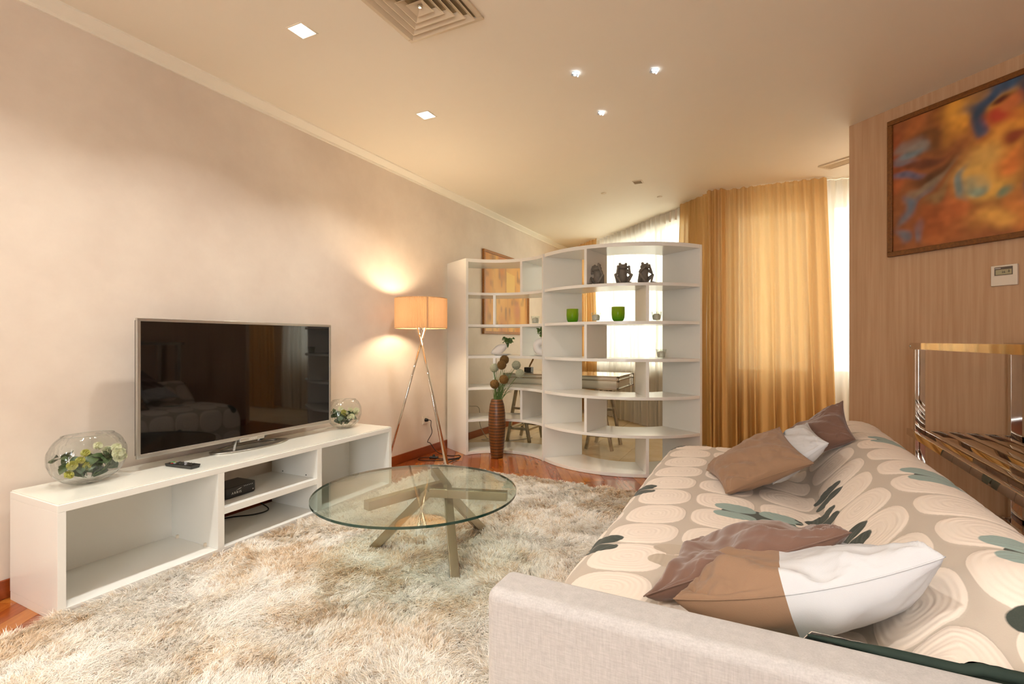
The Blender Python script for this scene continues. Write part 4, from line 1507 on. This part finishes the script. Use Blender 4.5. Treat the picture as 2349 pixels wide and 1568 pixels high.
def art_main(U_, V_):
    n1 = vnoise(U_ * 7, V_ * 5, 41)
    L_ = [(0.06, 0.7, 0.1, 0.25, 0, '#9C4A22'), (0.2, 0.86, 0.06, 0.1, 0, '#B0622A'), (0.28, 0.75, 0.14, 0.1, 0, '#7A4A22'), (0.12, 0.75, 0.10, 0.05, 0, '#857068'),
          (0.15, 0.68, 0.10, 0.035, 0.2, '#6F8088'), (0.2, 0.72, 0.06, 0.03, 0, '#8A8078'), (0.1, 0.63, 0.08, 0.03, -0.1, '#776A72'), (0.22, 0.6, 0.14, 0.03, 0.1, '#6E3A26'),
          (0.12, 0.52, 0.1, 0.03, -0.1, '#66607A'), (0.05, 0.45, 0.08, 0.05, 0, '#B05A28'), (0.28, 0.5, 0.12, 0.05, 0.5, '#5E3A22'), (0.25, 0.42, 0.16, 0.03, 0.7, '#8E7A60'),
          (0.2, 0.33, 0.16, 0.025, 0.8, '#7A6A68'), (0.3, 0.35, 0.14, 0.03, 0.8, '#8A6A40'), (0.14, 0.3, 0.05, 0.06, 0, '#5E6E80'), (0.1, 0.14, 0.05, 0.05, 0, '#6A6A76'),
          (0.2, 0.14, 0.03, 0.06, 0, '#5E7A90'), (0.3, 0.2, 0.14, 0.12, 0, '#A0501E'), (0.32, 0.07, 0.1, 0.05, 0, '#B06028'), (0.42, 0.25, 0.08, 0.12, 0, '#C0652A'), (0.5, 0.15, 0.1, 0.1, 0, '#B5722E'),
          (0.42, 0.84, 0.065, 0.15, 0, '#E39A18'), (0.34, 0.9, 0.05, 0.1, 0, '#8A4A1E'), (0.64, 0.88, 0.25, 0.1, 0, '#DFA024'), (0.72, 0.6, 0.2, 0.2, 0, '#E8971E'),
          (0.53, 0.8, 0.055, 0.15, 0.1, '#33485E'), (0.58, 0.9, 0.12, 0.055, 0.35, '#37506E'), (0.70, 0.92, 0.1, 0.05, 0, '#3A5878'), (0.78, 0.85, 0.06, 0.08, 0, '#2E4058'),
          (0.545, 0.7, 0.04, 0.05, 0, '#3E5270'), (0.66, 0.84, 0.07, 0.03, 0, '#5A2A1E'), (0.66, 0.74, 0.085, 0.07, 0, '#B83A22'), (0.73, 0.8, 0.05, 0.05, 0, '#C96A30'),
          (0.56, 0.62, 0.05, 0.05, 0, '#9A4A22'), (0.6, 0.55, 0.12, 0.10, 0.6, '#D8942A'), (0.55, 0.45, 0.13, 0.13, 0, '#D0A048'), (0.62, 0.36, 0.14, 0.1, 0, '#DCA83E'),
          (0.71, 0.57, 0.06, 0.05, 0, '#8A3A1E'), (0.72, 0.44, 0.08, 0.07, 0, '#DE7A26'), (0.8, 0.5, 0.06, 0.15, 0, '#A86A2A'), (0.55, 0.36, 0.06, 0.04, 0.5, '#8FA088'),
          (0.47, 0.38, 0.03, 0.07, 0, '#7A8A86'), (0.69, 0.3, 0.04, 0.03, 0.4, '#76886A'), (0.62, 0.16, 0.1, 0.07, 0, '#E0A03A'), (0.74, 0.15, 0.06, 0.12, 0, '#D8822E'), (0.8, 0.28, 0.03, 0.1, -0.4, '#7A6A78'),
          (1.0, 0.5, 0.15, 0.3, 0, '#A05A24'), (1.1, 0.8, 0.12, 0.15, 0, '#D0902A'), (1.15, 0.25, 0.14, 0.15, 0, '#7A4A26'), (0.95, 0.2, 0.08, 0.1, 0, '#C0702C')]
    c_ = blobs(U_, V_, '#94552A', L_, 3)
    return c_


o_ = WA + WD * ((Vector((0.852, 4.43)) - WA).length)
painting('wall_painting', 'large colourful abstract painting in a dark oak frame on the oak wall', (o_.x, o_.y, 1.80), (WD.x, WD.y), 1.3, 0.972, M['frame_wood'], art_main, 0.034, 300, 220)


def art_far(U_, V_):
    n1 = vnoise(U_ * 6, V_ * 2.2, 51)
    n2 = vnoise(U_ * 16, V_ * 9, 52)
    n3 = vnoise(U_ * 4 + 9, V_ * 3, 53)
    A, B, C_, D_ = srgb('#CC8C4E'), srgb('#E0AE68'), srgb('#9C7A58'), srgb('#C98A66')
    c_ = A + (B - A) * np.clip(n1 * 1.6 - 0.3, 0, 1)[..., None]
    c_ = c_ + (C_ - c_) * np.clip(n2 * 2 - 1.1, 0, 1)[..., None]
    c_ = c_ + (D_ - c_) * np.clip(n3 * 2 - 1, 0, 1)[..., None]
    m_ = ((np.abs(U_ - 0.78) < 0.13) & (np.abs(V_ - 0.70 + 0.12 * (U_ - 0.78)) < 0.15))[..., None]
    return np.where(m_, srgb('#E4BC6C'), c_)


# hangs on the left wall: runs along +Y, faces +X; painting() faces local -Y, so the direction runs along +Y
painting('far_painting', 'tan and orange abstract painting on the cream wall behind the shelf', (LW, 5.49, 1.288), (0, 1), 1.39, 1.082, M['frame_light'], art_far, 0.035)

# ------------------------------------------------------------------ wall thermostat
o_ = WA + WD * ((Vector((1.276, 4.015)) - WA).length)
r = thing('thermostat', 'cream air-conditioner control panel with display on the oak wall', 'thermostat', (o_.x, o_.y, 1.529), math.atan2(WD.y, WD.x))
MB().box(0, 0.126, -0.017, 0.0, 0, 0.123).build('case', M['plastic_white'], r, bevel=0.004)
MB().box(0.02, 0.106, -0.0185, -0.016, 0.062, 0.112).build('display_bezel', M['lcd_dark'], r)
MB().box(0.026, 0.102, -0.0192, -0.017, 0.066, 0.096).build('display', M['lcd'], r)
MB().box(0.004, 0.122, -0.0178, -0.0165, 0.004, 0.056).build('flap', M['plastic_white'], r, bevel=0.001)
text('26', 0.018, r, M['grey_dark'], (0.064, -0.0196, 0.08), (PI / 2, 0, 0))
MB().box(0.088, 0.091, -0.0198, -0.019, 0.076, 0.092).build('display_mark', M['grey_dark'], r)
MB().box(0.083, 0.096, -0.0198, -0.019, 0.081, 0.083).build('display_mark', M['grey_dark'], r)
MB().box(0.023, 0.05, -0.0192, -0.018, 0.103, 0.106).build('printed_strip', M['text_grey'], r)

# ------------------------------------------------------------------ chrome rack behind the sofa
RX0, RX1, RY0, RY1 = 0.86, 1.36, 1.75, 3.93
r = thing('metal_rack', 'polished metal rack with slatted shelves and top rail behind the sofa', 'rack', (RX0, RY1, 0))
MM = M['rack_metal']
W2 = RX1 - RX0
LEN = RY1 - RY0
for x in (0.03, W2 - 0.03):
    for y in (-0.06, -LEN + 0.06):
        MB().box(x - 0.025, x + 0.025, y - 0.02, y + 0.02, 0, 1.147).build('post', MM, r, bevel=0.0015, seg=1)
MB().box(-0.005, 0.035, -LEN, 0.0, 1.147, 1.187).build('top_rail', MM, r, bevel=0.0015, seg=1)
MB().box(W2 - 0.06, W2 - 0.02, -LEN, 0.0, 1.147, 1.187).build('top_rail', MM, r, bevel=0.0015, seg=1)
MB().lathe([(0.006, 0), (0.006, 0.003), (0.001, 0.003)], 10).xf(Matrix.Translation((0.004 - 0.009, -0.012, 1.167)) @ Matrix.Rotation(-PI / 2, 4, 'Y')).build('screw', M['steel_dark'], r)
for zt in (0.648, 0.17):
    for x in (-0.02, W2):
        MB().box(x, x + 0.022, -LEN, 0.0, zt - 0.04, zt).build('shelf_rail', MM, r, bevel=0.0015, seg=1)
    for y in (-0.04, -LEN + 0.018):
        MB().box(0.002, W2, y, y + 0.022, zt - 0.04, zt - 0.002).build('cross_rail', MM, r, bevel=0.0015, seg=1)
    for k in range(5):
        x = 0.055 + 0.083 * k
        MB().box(x, x + 0.03, -LEN + 0.03, -0.03, zt - 0.03, zt).build('slat', MM, r, bevel=0.0015, seg=1)

# ------------------------------------------------------------------ coffee table
TX, TY, TZ = -1.618, 2.128, 0.414
r = thing('coffee_table', 'round glass coffee table on crossed steel bars, standing on the rug', 'coffee table', (TX, TY, 0))
n = 96
R_ = 0.527
top = MB()
vs = [(R_ * math.cos(2 * PI * k / n), R_ * math.sin(2 * PI * k / n), z) for z in (TZ - 0.012, TZ) for k in range(n)]
top.add(vs, [tuple(range(n - 1, -1, -1)), tuple(range(n, 2 * n))], 0)
top.f += [(k, (k + 1) % n, n + (k + 1) % n, n + k) for k in range(n)]
top.mi += [1] * n
top.build('glass_top', [M['table_glass'], M['glass_edge']], r)
hub = (-1.70, 2.30)


def rel(x, y, z):
    return (x - TX, y - TY, z)


zb = TZ - 0.012 - 0.024
# three bars cross under the top: each runs level under the glass, then bends down past the middle to its foot
for arm_end, bend, foot in (((-1.752, 1.896), (-1.625, 2.345), (-1.525, 2.68)), ((-1.195, 2.349), (-1.60, 2.225), (-1.955, 2.165)), ((-1.829, 2.59), (-1.55, 2.315), (-1.332, 2.057))):
    MB().bar(rel(*arm_end, zb), rel(*bend, zb), 0.046, 0.046).build('arm', M['steel'], r, bevel=0.002)
    MB().bar(rel(*bend, zb + 0.008), rel(*foot, 0.02), 0.046, 0.046).build('leg', M['steel'], r, bevel=0.002)

# ------------------------------------------------------------------ shaggy rug
RGX0, RGX1, RGY0, RGY1 = -2.635, 0.35, 0.15, 3.86
rug = thing('shaggy_rug', 'large cream and tan shaggy rug covering the floor before the sofa', 'rug', (0, 0, 0))
MB().box(RGX0 + 0.02, RGX1, RGY0, RGY1 - 0.02, 0.0, 0.012).build('backing', M['rug_back'], rug)
# tufts: density falls with distance from the camera, yarn gets wider to match
NTU = 40000
tx = rng.uniform(RGX0, -0.35, NTU * 3)
ty = rng.uniform(0.55, RGY1, NTU * 3)
dist = -math.sin(YAW) * tx + math.cos(YAW) * ty
keep = (dist > 1.45) & (rng.random(NTU * 3) < np.clip(2.1 / np.maximum(dist, 0.5), 0.35, 1.0) ** 1.5)
keep &= ~((tx > -0.53) & (ty > 1.1))
tx, ty = tx[keep][:NTU], ty[keep][:NTU]
nt = len(tx)
K = 12                                          # strands per tuft
wsc = np.clip((-math.sin(YAW) * tx + math.cos(YAW) * ty) / 2.1, 1.0, 1.9)
ang_f = 2 * PI * 1.6 * vnoise(tx * 1.7, ty * 1.7, 61) + (vnoise(tx * 9, ty * 9, 62) - 0.5) * 3.2 + rng.normal(0, 0.75, nt)
lean = 0.25 + 0.75 * vnoise(tx * 5 + 3, ty * 5, 63)
tuft_l = 0.040 + 0.02 * vnoise(tx * 12, ty * 12, 64)
cA, cB, cC, cD = srgb('#FDFAF4'), srgb('#F8EEDC'), srgb('#E2CBAC'), srgb('#C0A07C')
m1 = vnoise(tx * 2.3 + 5, ty * 2.3, 65) * 0.36 + vnoise(tx * 9, ty * 9, 66) * 0.34 + rng.random(nt) * 0.30
m2 = rng.random(nt)
w1 = np.clip((m1 - 0.42) * 2.4, 0, 1)[:, None]
tc_ = cA * (1 - w1) + cB * w1
w2 = np.clip((m1 - 0.58) * 4 + (m2 - 0.5) * 0.9, 0, 1)[:, None]
tc_ = tc_ * (1 - w2) + cC * w2
w3 = ((m2 > 0.965) * 0.6)[:, None]
tc_ = tc_ * (1 - w3) + cD * w3
N = nt * K
bx = np.repeat(tx, K) + rng.normal(0, 0.0050, N)
by = np.repeat(ty, K) + rng.normal(0, 0.0050, N)
an = np.repeat(ang_f, K) + rng.normal(0, 0.42, N)
ln = np.repeat(lean, K) * rng.uniform(0.6, 1.3, N)
LL = np.repeat(tuft_l, K) * rng.uniform(0.7, 1.15, N)
hw_ = 0.00135 * np.repeat(wsc, K) * rng.uniform(0.7, 1.3, N)
dx, dy = np.cos(an), np.sin(an)
# outward lean at the rug border
edge = np.clip((RGX0 + 0.05 - bx) / 0.05, 0, 1)
dx = dx - edge * 0.8
pa = an + PI / 2 + rng.normal(0, 0.7, N)
px_, py_ = np.cos(pa) * hw_, np.sin(pa) * hw_
cb = np.repeat(tc_, K, axis=0) * rng.uniform(0.86, 1.1, N)[:, None]
V = np.zeros((N, 5, 3), np.float32)
V[:, 0] = np.stack([bx - px_, by - py_, np.full(N, 0.008)], 1)
V[:, 1] = np.stack([bx + px_, by + py_, np.full(N, 0.008)], 1)
mx_, my_ = bx + dx * ln * LL * 0.35, by + dy * ln * LL * 0.35
mz_ = 0.008 + LL * 0.72
V[:, 2] = np.stack([mx_ + px_ * 1.1, my_ + py_ * 1.1, mz_], 1)
V[:, 3] = np.stack([mx_ - px_ * 1.1, my_ - py_ * 1.1, mz_], 1)
V[:, 4] = np.stack([bx + dx * ln * LL * 1.05, by + dy * ln * LL * 1.05, 0.008 + LL * (1.0 - 0.28 * ln)], 1)
base = np.arange(N) * 5
me = bpy.data.meshes.new('pile')
me.vertices.add(N * 5)
me.vertices.foreach_set('co', V.ravel())
loops = np.concatenate([np.stack([base, base + 1, base + 2, base + 3], 1), np.stack([base + 3, base + 2, base + 4], 1)], 1)  # quad then tri
me.loops.add(N * 7)
me.loops.foreach_set('vertex_index', loops.ravel().astype(np.int32))
me.polygons.add(N * 2)
ls = np.stack([np.arange(N) * 7, np.arange(N) * 7 + 4], 1).ravel().astype(np.int32)
me.polygons.foreach_set('loop_start', ls)
me.update(calc_edges=True)
at = me.attributes.new('col', 'FLOAT_COLOR', 'POINT')
root_dark = np.array([1.0, 1.0, 1.0, 1.0, 1.0])
c4 = np.ones((N, 5, 4), np.float32)
c4[:, :, :3] = cb[:, None, :] * root_dark[None, :, None]
at.data.foreach_set('color', c4.ravel())
me.materials.append(M['pile'])
po = link('pile', me, rug)
po['kind'] = 'stuff'

# ------------------------------------------------------------------ sofa
SY0, SY1 = 1.05, 3.68
r = thing('sofa', 'pale linen sofa with a low arm, mostly covered by a patterned quilt', 'sofa', (0, 0, 0))
LN = M['sofa_linen']
MB().box(-0.56, 0.74, SY0 + 0.02, SY1 - 0.02, 0.06, 0.28).build('base', LN, r, bevel=0.02, seg=3)
MB().box(-0.595, 0.78, SY0, SY0 + 0.132, 0.05, 0.60).build('arm', LN, r, bevel=0.028, seg=5)
MB().box(-0.52, 0.24, SY0 + 0.135, SY1 - 0.03, 0.28, 0.425).build('seat_cushion', LN, r, bevel=0.04, seg=4)
bk = MB()
prof = [(0.24, 0.28), (0.27, 0.45), (0.37, 0.585), (0.45, 0.655), (0.54, 0.668), (0.61, 0.63), (0.645, 0.52), (0.65, 0.28)]
vs = [(x, SY0 + 0.135, min(z, 0.575)) for x, z in prof] + [(x, SY0 + 0.40, z) for x, z in prof] + [(x, SY1 - 0.03, z) for x, z in prof]
m_ = len(prof)
bk.add(vs, [tuple(range(m_)), tuple(range(3 * m_ - 1, 2 * m_ - 1, -1))] + [(w_ + i, w_ + (i + 1) % m_, w_ + m_ + (i + 1) % m_, w_ + m_ + i) for i in range(m_) for w_ in (0, m_)]).build('backrest', LN, r, bevel=0.015, seg=3)
for x in (-0.5, 0.68):
    for y in (SY0 + 0.08, SY1 - 0.1):
        MB().box(x - 0.025, x + 0.025, y - 0.025, y + 0.025, 0.0, 0.06).build('leg', M['black'], r)

# quilted throw: follows the profile of front, seat and back
ctrl = [(-0.585, 0.10), (-0.59, 0.25), (-0.578, 0.37), (-0.545, 0.435), (-0.48, 0.459), (-0.30, 0.472), (-0.05, 0.472), (0.10, 0.462), (0.185, 0.450), (0.225, 0.470), (0.285, 0.545), (0.37, 0.632), (0.44, 0.685), (0.52, 0.703), (0.60, 0.690), (0.67, 0.645), (0.725, 0.575), (0.755, 0.47), (0.76, 0.34)]
cr = np.array([tuple(p_) for p_ in spline([(x, 0, z) for x, z in ctrl], 14)])[:, [0, 2]]
pr, s_arr, SL = resample(cr, 330)
T0, T1 = 1.186, 3.70
NTT = 400
tv_ = np.linspace(0, (T1 - T0) + 0.38, NTT)
S_, T_ = np.meshgrid(s_arr, tv_, indexing='ij')
PX = np.repeat(pr[:, 0][:, None], NTT, 1)
PZ = np.repeat(pr[:, 1][:, None], NTT, 1)
straight = T1 - T0 - 0.05
PY = T0 + np.minimum(T_, straight)
over = np.maximum(T_ - straight, 0)
rad = 0.05
thc = np.minimum(over / rad, PI / 2)
PY = PY + rad * np.sin(thc)
drop = rad * (1 - np.cos(thc)) + np.maximum(over - rad * PI / 2, 0)
PZ = np.where(drop > 0, 0.04 + (PZ - 0.04) * np.clip(1 - drop / 0.40, 0, 1), PZ)
# gentle slackness of the cloth
flat = np.clip((0.4 - np.abs(S_ - SL * 0.5)) / 0.4, 0, 1)
PZ += 0.006 * (vnoise(S_ * 4, T_ * 3.2, 71) - 0.5) * 2
PX += 0.005 * (vnoise(S_ * 3, T_ * 5, 72) - 0.5) * 2 * (S_ < 0.45)
# hem rides up over the arm beside the backrest
lift = np.clip((PX - 0.0) / 0.10, 0, 1) * np.exp(-(T_ / 0.05) ** 2)
PZ = np.where(PX > 0.0, np.maximum(PZ, PZ + np.maximum(0, 0.600 - PZ) * lift), PZ)
# ... and the backrest rounds down to the arm at this end
sm_ = np.clip(T_ / 0.30, 0, 1)
sm_ = sm_ * sm_ * (3 - 2 * sm_)
PZ = np.where((PX > 0.2) & (PZ > 0.612), 0.612 + (PZ - 0.612) * sm_, PZ)
# --- printed pattern as a signed distance field
s_of = lambda v__: float(np.interp(v__, cr[:int(len(cr) * 0.62), 0][20:], np.concatenate([[0], np.cumsum(np.linalg.norm(np.diff(cr, axis=0), axis=1))])[:int(len(cr) * 0.62)][20:]))
S0 = s_of(-0.27)
CP, RP = 0.262, 0.2433
row0 = 1.557
uu = PY * (T_ <= straight) + (T_ > straight) * (T0 + T_)
wav = 0.022 * np.sin(S_ * 7.5 + 0.6 * np.sin(uu * 2.2)) + 0.02 * (vnoise(S_ * 3 + 2, uu * 2.2, 75) - 0.5)
wv2 = 0.025 * (vnoise(S_ * 2.1, uu * 3.4, 76) - 0.5)
gs = (S_ - S0 + wv2) / CP
gt = (uu - row0 + wav) / RP
ci, cj = np.floor(gs), np.floor(gt)
lx, ly = (gs - ci - 0.5) * 2, (gt - cj - 0.5) * 2
h1 = np.mod(np.sin(ci * 12.9898 + cj * 78.233) * 43758.5453, 1)
ax, ay = 0.93 - 0.05 * h1, 0.965
e = 2.7
q = (np.abs(lx / ax) ** e + np.abs(ly / ay) ** e) ** (1 / e)
sd = (q - 1) * 0.12                                # negative inside
cream, gap = srgb('#E8DBCE'), srgb('#BDB1A3')
# second layer: small petals at chosen crossings
col2 = np.zeros(S_.shape + (3,))
sd2 = np.full(S_.shape, 1.0)
star = np.full(S_.shape, 1.0)
dk, tl, gy = srgb('#323B34'), srgb('#8BA09A'), srgb('#B4A593')


def junction(i, j, kind):
    sx_, sy_ = (gs - i) * CP, (gt - j) * RP
    g_ = 0.0055 if kind != 'leaf' else 0.004
    a_, b_ = 0.082, 0.050
    if kind == 'leaf':
        ex, ey = np.abs((sx_) / 0.078), np.abs((np.abs(sy_) - 0.038 - 0.004) / 0.039)
        qq = (ex ** 2.3 + ey ** 2.2) ** (1 / 2.3)
        dd_ = (qq - 1) * 0.039
        colr = dk
    else:
        ex, ey = np.abs((np.abs(sx_) - a_ - g_) / a_), np.abs((np.abs(sy_) - 0.046 - 0.004) / 0.047)
        qq = (ex ** 2.3 + ey ** 2.3) ** (1 / 2.3)
        dd_ = (qq - 1) * 0.047
        colr = tl if kind == 'teal' else gy
    m_2 = dd_ < sd2
    sd2[m_2] = dd_[m_2]
    col2[(dd_ < 0.02)] = colr
    if kind == 'teal':
        st_ = np.maximum(np.abs(sx_) - 0.14, np.abs(sy_) - 0.07 + 0.45 * np.abs(sx_))
        np.minimum(star, st_, out=star)


for i, j, k_ in ((-1, 1, 'leaf'), (-1, 4, 'leaf'), (-1, 8.7, 'leaf'), (1, 3, 'teal'), (1.97, 3.2, 'leaf'), (2.2, 1.75, 'leaf'), (2.2, 4.1, 'leaf'), (3.95, 0, 'teal'), (3.95, 3, 'teal'), (3.95, 6, 'teal'), (3.95, 9, 'teal'),
                 (-2, 2.5, 'leaf'), (-2, 6, 'leaf'), (1, 7, 'teal'), (0.4, 0.7, 'grey'), (3.4, -1.2, 'leaf'), (1, -1, 'teal')):
    junction(i, j, k_)
qrel = np.where(sd < 0, np.cos(sd * 2 * PI / 0.03) * 0.5 + 0.5, 0)
nrm_off = 0.0035 * np.clip(-sd / 0.01, 0, 1) + 0.0012 * qrel
dP = np.stack([np.gradient(PX, axis=0), np.zeros_like(PX), np.gradient(PZ, axis=0)], -1)
nv = np.stack([-dP[..., 2], np.zeros_like(PX), dP[..., 0]], -1)
nv /= np.maximum(np.linalg.norm(nv, axis=-1, keepdims=True), 1e-9)
P = np.stack([PX, PY, PZ], -1) + nv * nrm_off[..., None]
t = NT('quilt_print')
af = lambda nm: t.n('ShaderNodeAttribute', attribute_name=nm)
wv = t.noise(420, 2, 0.6)


def step(sock, w_=0.0012):
    mr = t.n('ShaderNodeMapRange')
    mr.inputs['From Min'].default_value = -w_
    mr.inputs['From Max'].default_value = w_
    mr.inputs['To Min'].default_value = 1.0
    mr.inputs['To Max'].default_value = 0.0
    t.l(sock, mr.inputs['Value'])
    return mr.outputs[0]


c = t.mixc(step(af('sd').outputs['Fac']), tuple(gap) + (1,), tuple(cream) + (1,))
c = t.mixc(step(af('star').outputs['Fac']), c, tuple(dk) + (1,))
c = t.mixc(step(af('sd2').outputs['Fac']), c, af('col').outputs['Color'])
c = t.mixc(t.math('MULTIPLY', wv, 0.22), c, t.mixc(0.5, c, (0.25, 0.23, 0.2, 1)))
ringh = t.math('SINE', t.math('MULTIPLY', af('sd').outputs['Fac'], 2 * PI / 0.017))
ringh = t.math('MULTIPLY', ringh, step(af('sd').outputs['Fac'], 0.004))
h_ = t.math('ADD', t.math('MULTIPLY', ringh, 0.6), t.math('MULTIPLY', wv, 0.25))
M['quilt'] = t.done(t.principled(c, 0.85, 0, 0.15, t.bump(h_, 0.22, 0.003), 0, 0.15))
me = grid_mesh('quilt_throw', P, M['quilt'], col2, {'sd': sd, 'sd2': sd2, 'star': star})
th_o = thing('quilt_throw', 'quilted bedspread of cream ovals and dark green leaves spread over the sofa', 'bedspread', (0, 0, 0))
link('quilt', me, th_o)
# bound hem lying along the arm beside the backrest
hem_pts = []
for x in np.linspace(0.09, 0.66, 22):
    zc = max(0.603, min(0.62, float(np.interp(x, PX[150:270, 0], PZ[150:270, 0]))))
    hem_pts.append((x, T0 - 0.004, zc - 0.006))
hm = MB()
for lift_, th_, of_ in ((0.0, 0.011, 0.0), (-0.016, 0.009, 0.004)):
    hm.tube([(x, y + of_, z + lift_) for x, y, z in hem_pts], [th_ * min(1, 0.25 + i_ * 0.15) for i_ in range(22)], 8)
hm.build('hem', M['hem'], th_o, True, label='dark green folded hem')


# ------------------------------------------------------------------ cushions
def cushion(name, label, corners, thick, mats, split=None, seed=0, cat='cushion', wr=1.0, sag=0.0, below=0.9, above=1.0, group='scatter cushions'):
    """corners a,b,c,d in order round the cushion; soft pillow with pinched corners; split = (axis, value) for a second fabric"""
    A, B, C_, D_ = [np.array(p_, float) for p_ in corners]
    ctr = (A + B + C_ + D_) / 4
    r_ = thing(name, label, cat, tuple(ctr), 0, group)
    n_ = 91
    u = np.linspace(-1, 1, n_)
    U_, V_ = np.meshgrid(u, u, indexing='ij')
    # sides bow inwards a little between the corners
    Ui = U_ * (1 - 0.09 * (1 - V_ ** 2) * np.abs(U_) ** 3)
    Vi = V_ * (1 - 0.09 * (1 - U_ ** 2) * np.abs(V_) ** 3)
    a_, b_ = (Ui + 1) / 2, (Vi + 1) / 2
    base_ = ((1 - a_) * (1 - b_))[..., None] * A + (a_ * (1 - b_))[..., None] * B + (a_ * b_)[..., None] * C_ + ((1 - a_) * b_)[..., None] * D_
    base_[..., 2] -= sag * (1 - U_ ** 2) * np.clip(1 - b_, 0, 1)
    nrm_ = np.cross(C_ - A, D_ - B)
    nrm_ /= np.linalg.norm(nrm_)
    hgt = ((1 - U_ ** 2) * (1 - V_ ** 2))
    hgt = np.maximum(hgt, 0) ** 0.42 * thick / 2
    # folds radiate from the corners and sag across the middle
    w1_ = vnoise((U_ + V_) * 3.2 + 20, (U_ - V_) * 1.1 + 20, seed)
    w2_ = vnoise(U_ * 5 + 30, V_ * 2 + 30, seed + 1)
    ang_ = np.arctan2(1 - np.abs(V_), 1 - np.abs(U_) + 1e-6)
    rc = np.sqrt((1 - np.abs(U_)) ** 2 + (1 - np.abs(V_)) ** 2)
    rays = np.sin(ang_ * 9 + seed) * np.exp(-rc / 0.45) * np.minimum(rc / 0.12, 1)
    mask = np.minimum(1, (1 - np.maximum(np.abs(U_), np.abs(V_))) / 0.08)
    w3_ = vnoise((U_ * 0.8 + V_) * 9 + 40, (U_ - V_) * 2.4 + 40, seed + 2)
    w4_ = vnoise((U_ - V_ * 0.7) * 8 + 50, (U_ + V_) * 2.0 + 50, seed + 3)
    fold_ = (np.abs(w3_ - 0.5) * -0.011 + np.abs(w4_ - 0.5) * -0.008) * np.clip(1.4 - rc, 0.2, 1)
    wrk = (fold_ + (w1_ - 0.5) * 0.028 + (w2_ - 0.5) * 0.014 + rays * 0.006) * mask * wr
    topP = (base_ + nrm_ * (hgt * above + wrk)[..., None]) - ctr
    botP = (base_ - nrm_ * (hgt * below - wrk * 0.4)[..., None]) - ctr

    def pieces(lo, hi, mat, nm):
        P1, P2 = topP[lo:hi], botP[lo:hi]
        k_ = hi - lo
        idx1 = np.arange(k_ * n_).reshape(k_, n_)
        idx2 = idx1 + k_ * n_
        q1 = np.stack([idx1[:-1, :-1], idx1[1:, :-1], idx1[1:, 1:], idx1[:-1, 1:]], -1).reshape(-1, 4)
        q2 = np.stack([idx2[:-1, :-1], idx2[:-1, 1:], idx2[1:, 1:], idx2[1:, :-1]], -1).reshape(-1, 4)
        me_ = bpy.data.meshes.new(nm)
        me_.from_pydata(np.concatenate([P1.reshape(-1, 3), P2.reshape(-1, 3)]).tolist(), [], np.concatenate([q1, q2]).tolist())
        bm = bmesh.new()
        bm.from_mesh(me_)
        bmesh.ops.remove_doubles(bm, verts=bm.verts, dist=0.0004)
        bmesh.ops.recalc_face_normals(bm, faces=bm.faces)
        bm.to_mesh(me_)
        bm.free()
        me_.materials.append(mat)
        me_.shade_smooth()
        link(nm, me_, r_)
    if split is None:
        pieces(0, n_, mats[0], 'cover')
    else:
        k_ = int((split + 1) / 2 * (n_ - 1)) + 1
        pieces(0, k_, mats[0], 'brown_section' if mats[0] is not M['cushion_white'] else 'white_section')
        pieces(k_ - 1, n_, mats[1], 'white_section' if mats[1] is M['cushion_white'] else 'brown_section')
    # piped seam round the edge
    lim = n_ if split is None else int((split + 1) / 2 * (n_ - 1)) + 1
    runs = [([base_[i, 0] for i in range(lim - 1, -1, -1)] + [base_[0, j] for j in range(1, n_)] + [base_[i, -1] for i in range(1, lim)], mats[0])]
    if split is None:
        runs[0][0].extend([base_[-1, j] for j in range(n_ - 2, -1, -1)])
    else:
        runs.append(([base_[i, 0] for i in range(lim - 1, n_)] + [base_[-1, j] for j in range(1, n_)] + [base_[i, -1] for i in range(n_ - 2, lim - 2, -1)], mats[1]))
    for pts_, mt in runs:
        MB().tube([tuple(p_ - ctr) for p_ in pts_[::2]], 0.002, 5, False).build('seam', mt, r_, True)
    return r_


BR, VE, WH = M['cushion_brown'], M['cushion_velvet'], M['cushion_white']
cushion('cushion', 'half brown, half white cushion lying nearest, against the linen sofa arm', [(-0.19, 1.28, 0.560), (0.345, 1.31, 0.757), (0.36, 1.66, 0.61), (-0.16, 1.62, 0.51)], 0.20, [BR, WH], -0.08, 5, wr=1.5, sag=0.035, below=1.2, above=0.68)
cushion('cushion', 'dark brown velvety cushion behind the half white one by the sofa arm', [(-0.28, 1.37, 0.505), (0.215, 1.54, 0.705), (0.22, 1.86, 0.56), (-0.22, 1.80, 0.48)], 0.14, [VE], None, 9, wr=1.6)
cushion('cushion', 'plain taupe brown cushion lying in front of the far white cushion', [(-0.137, 2.52, 0.488), (0.214, 2.50, 0.672), (0.10, 3.0, 0.742), (-0.258, 2.928, 0.488)], 0.15, [BR], None, 12, wr=1.3)
cushion('cushion', 'white cushion tucked between the taupe cushion and the sofa back', [(0.06, 2.62, 0.53), (0.285, 2.66, 0.735), (0.235, 3.1, 0.76), (0.0, 3.06, 0.53)], 0.13, [WH], None, 15)
cushion('cushion', 'farthest cushion, white and dark brown with one corner pointing up', [(0.10, 3.02, 0.53), (0.44, 3.02, 0.70), (0.405, 3.17, 0.88), (0.06, 3.42, 0.55)], 0.13, [WH, VE], -0.35, 19)
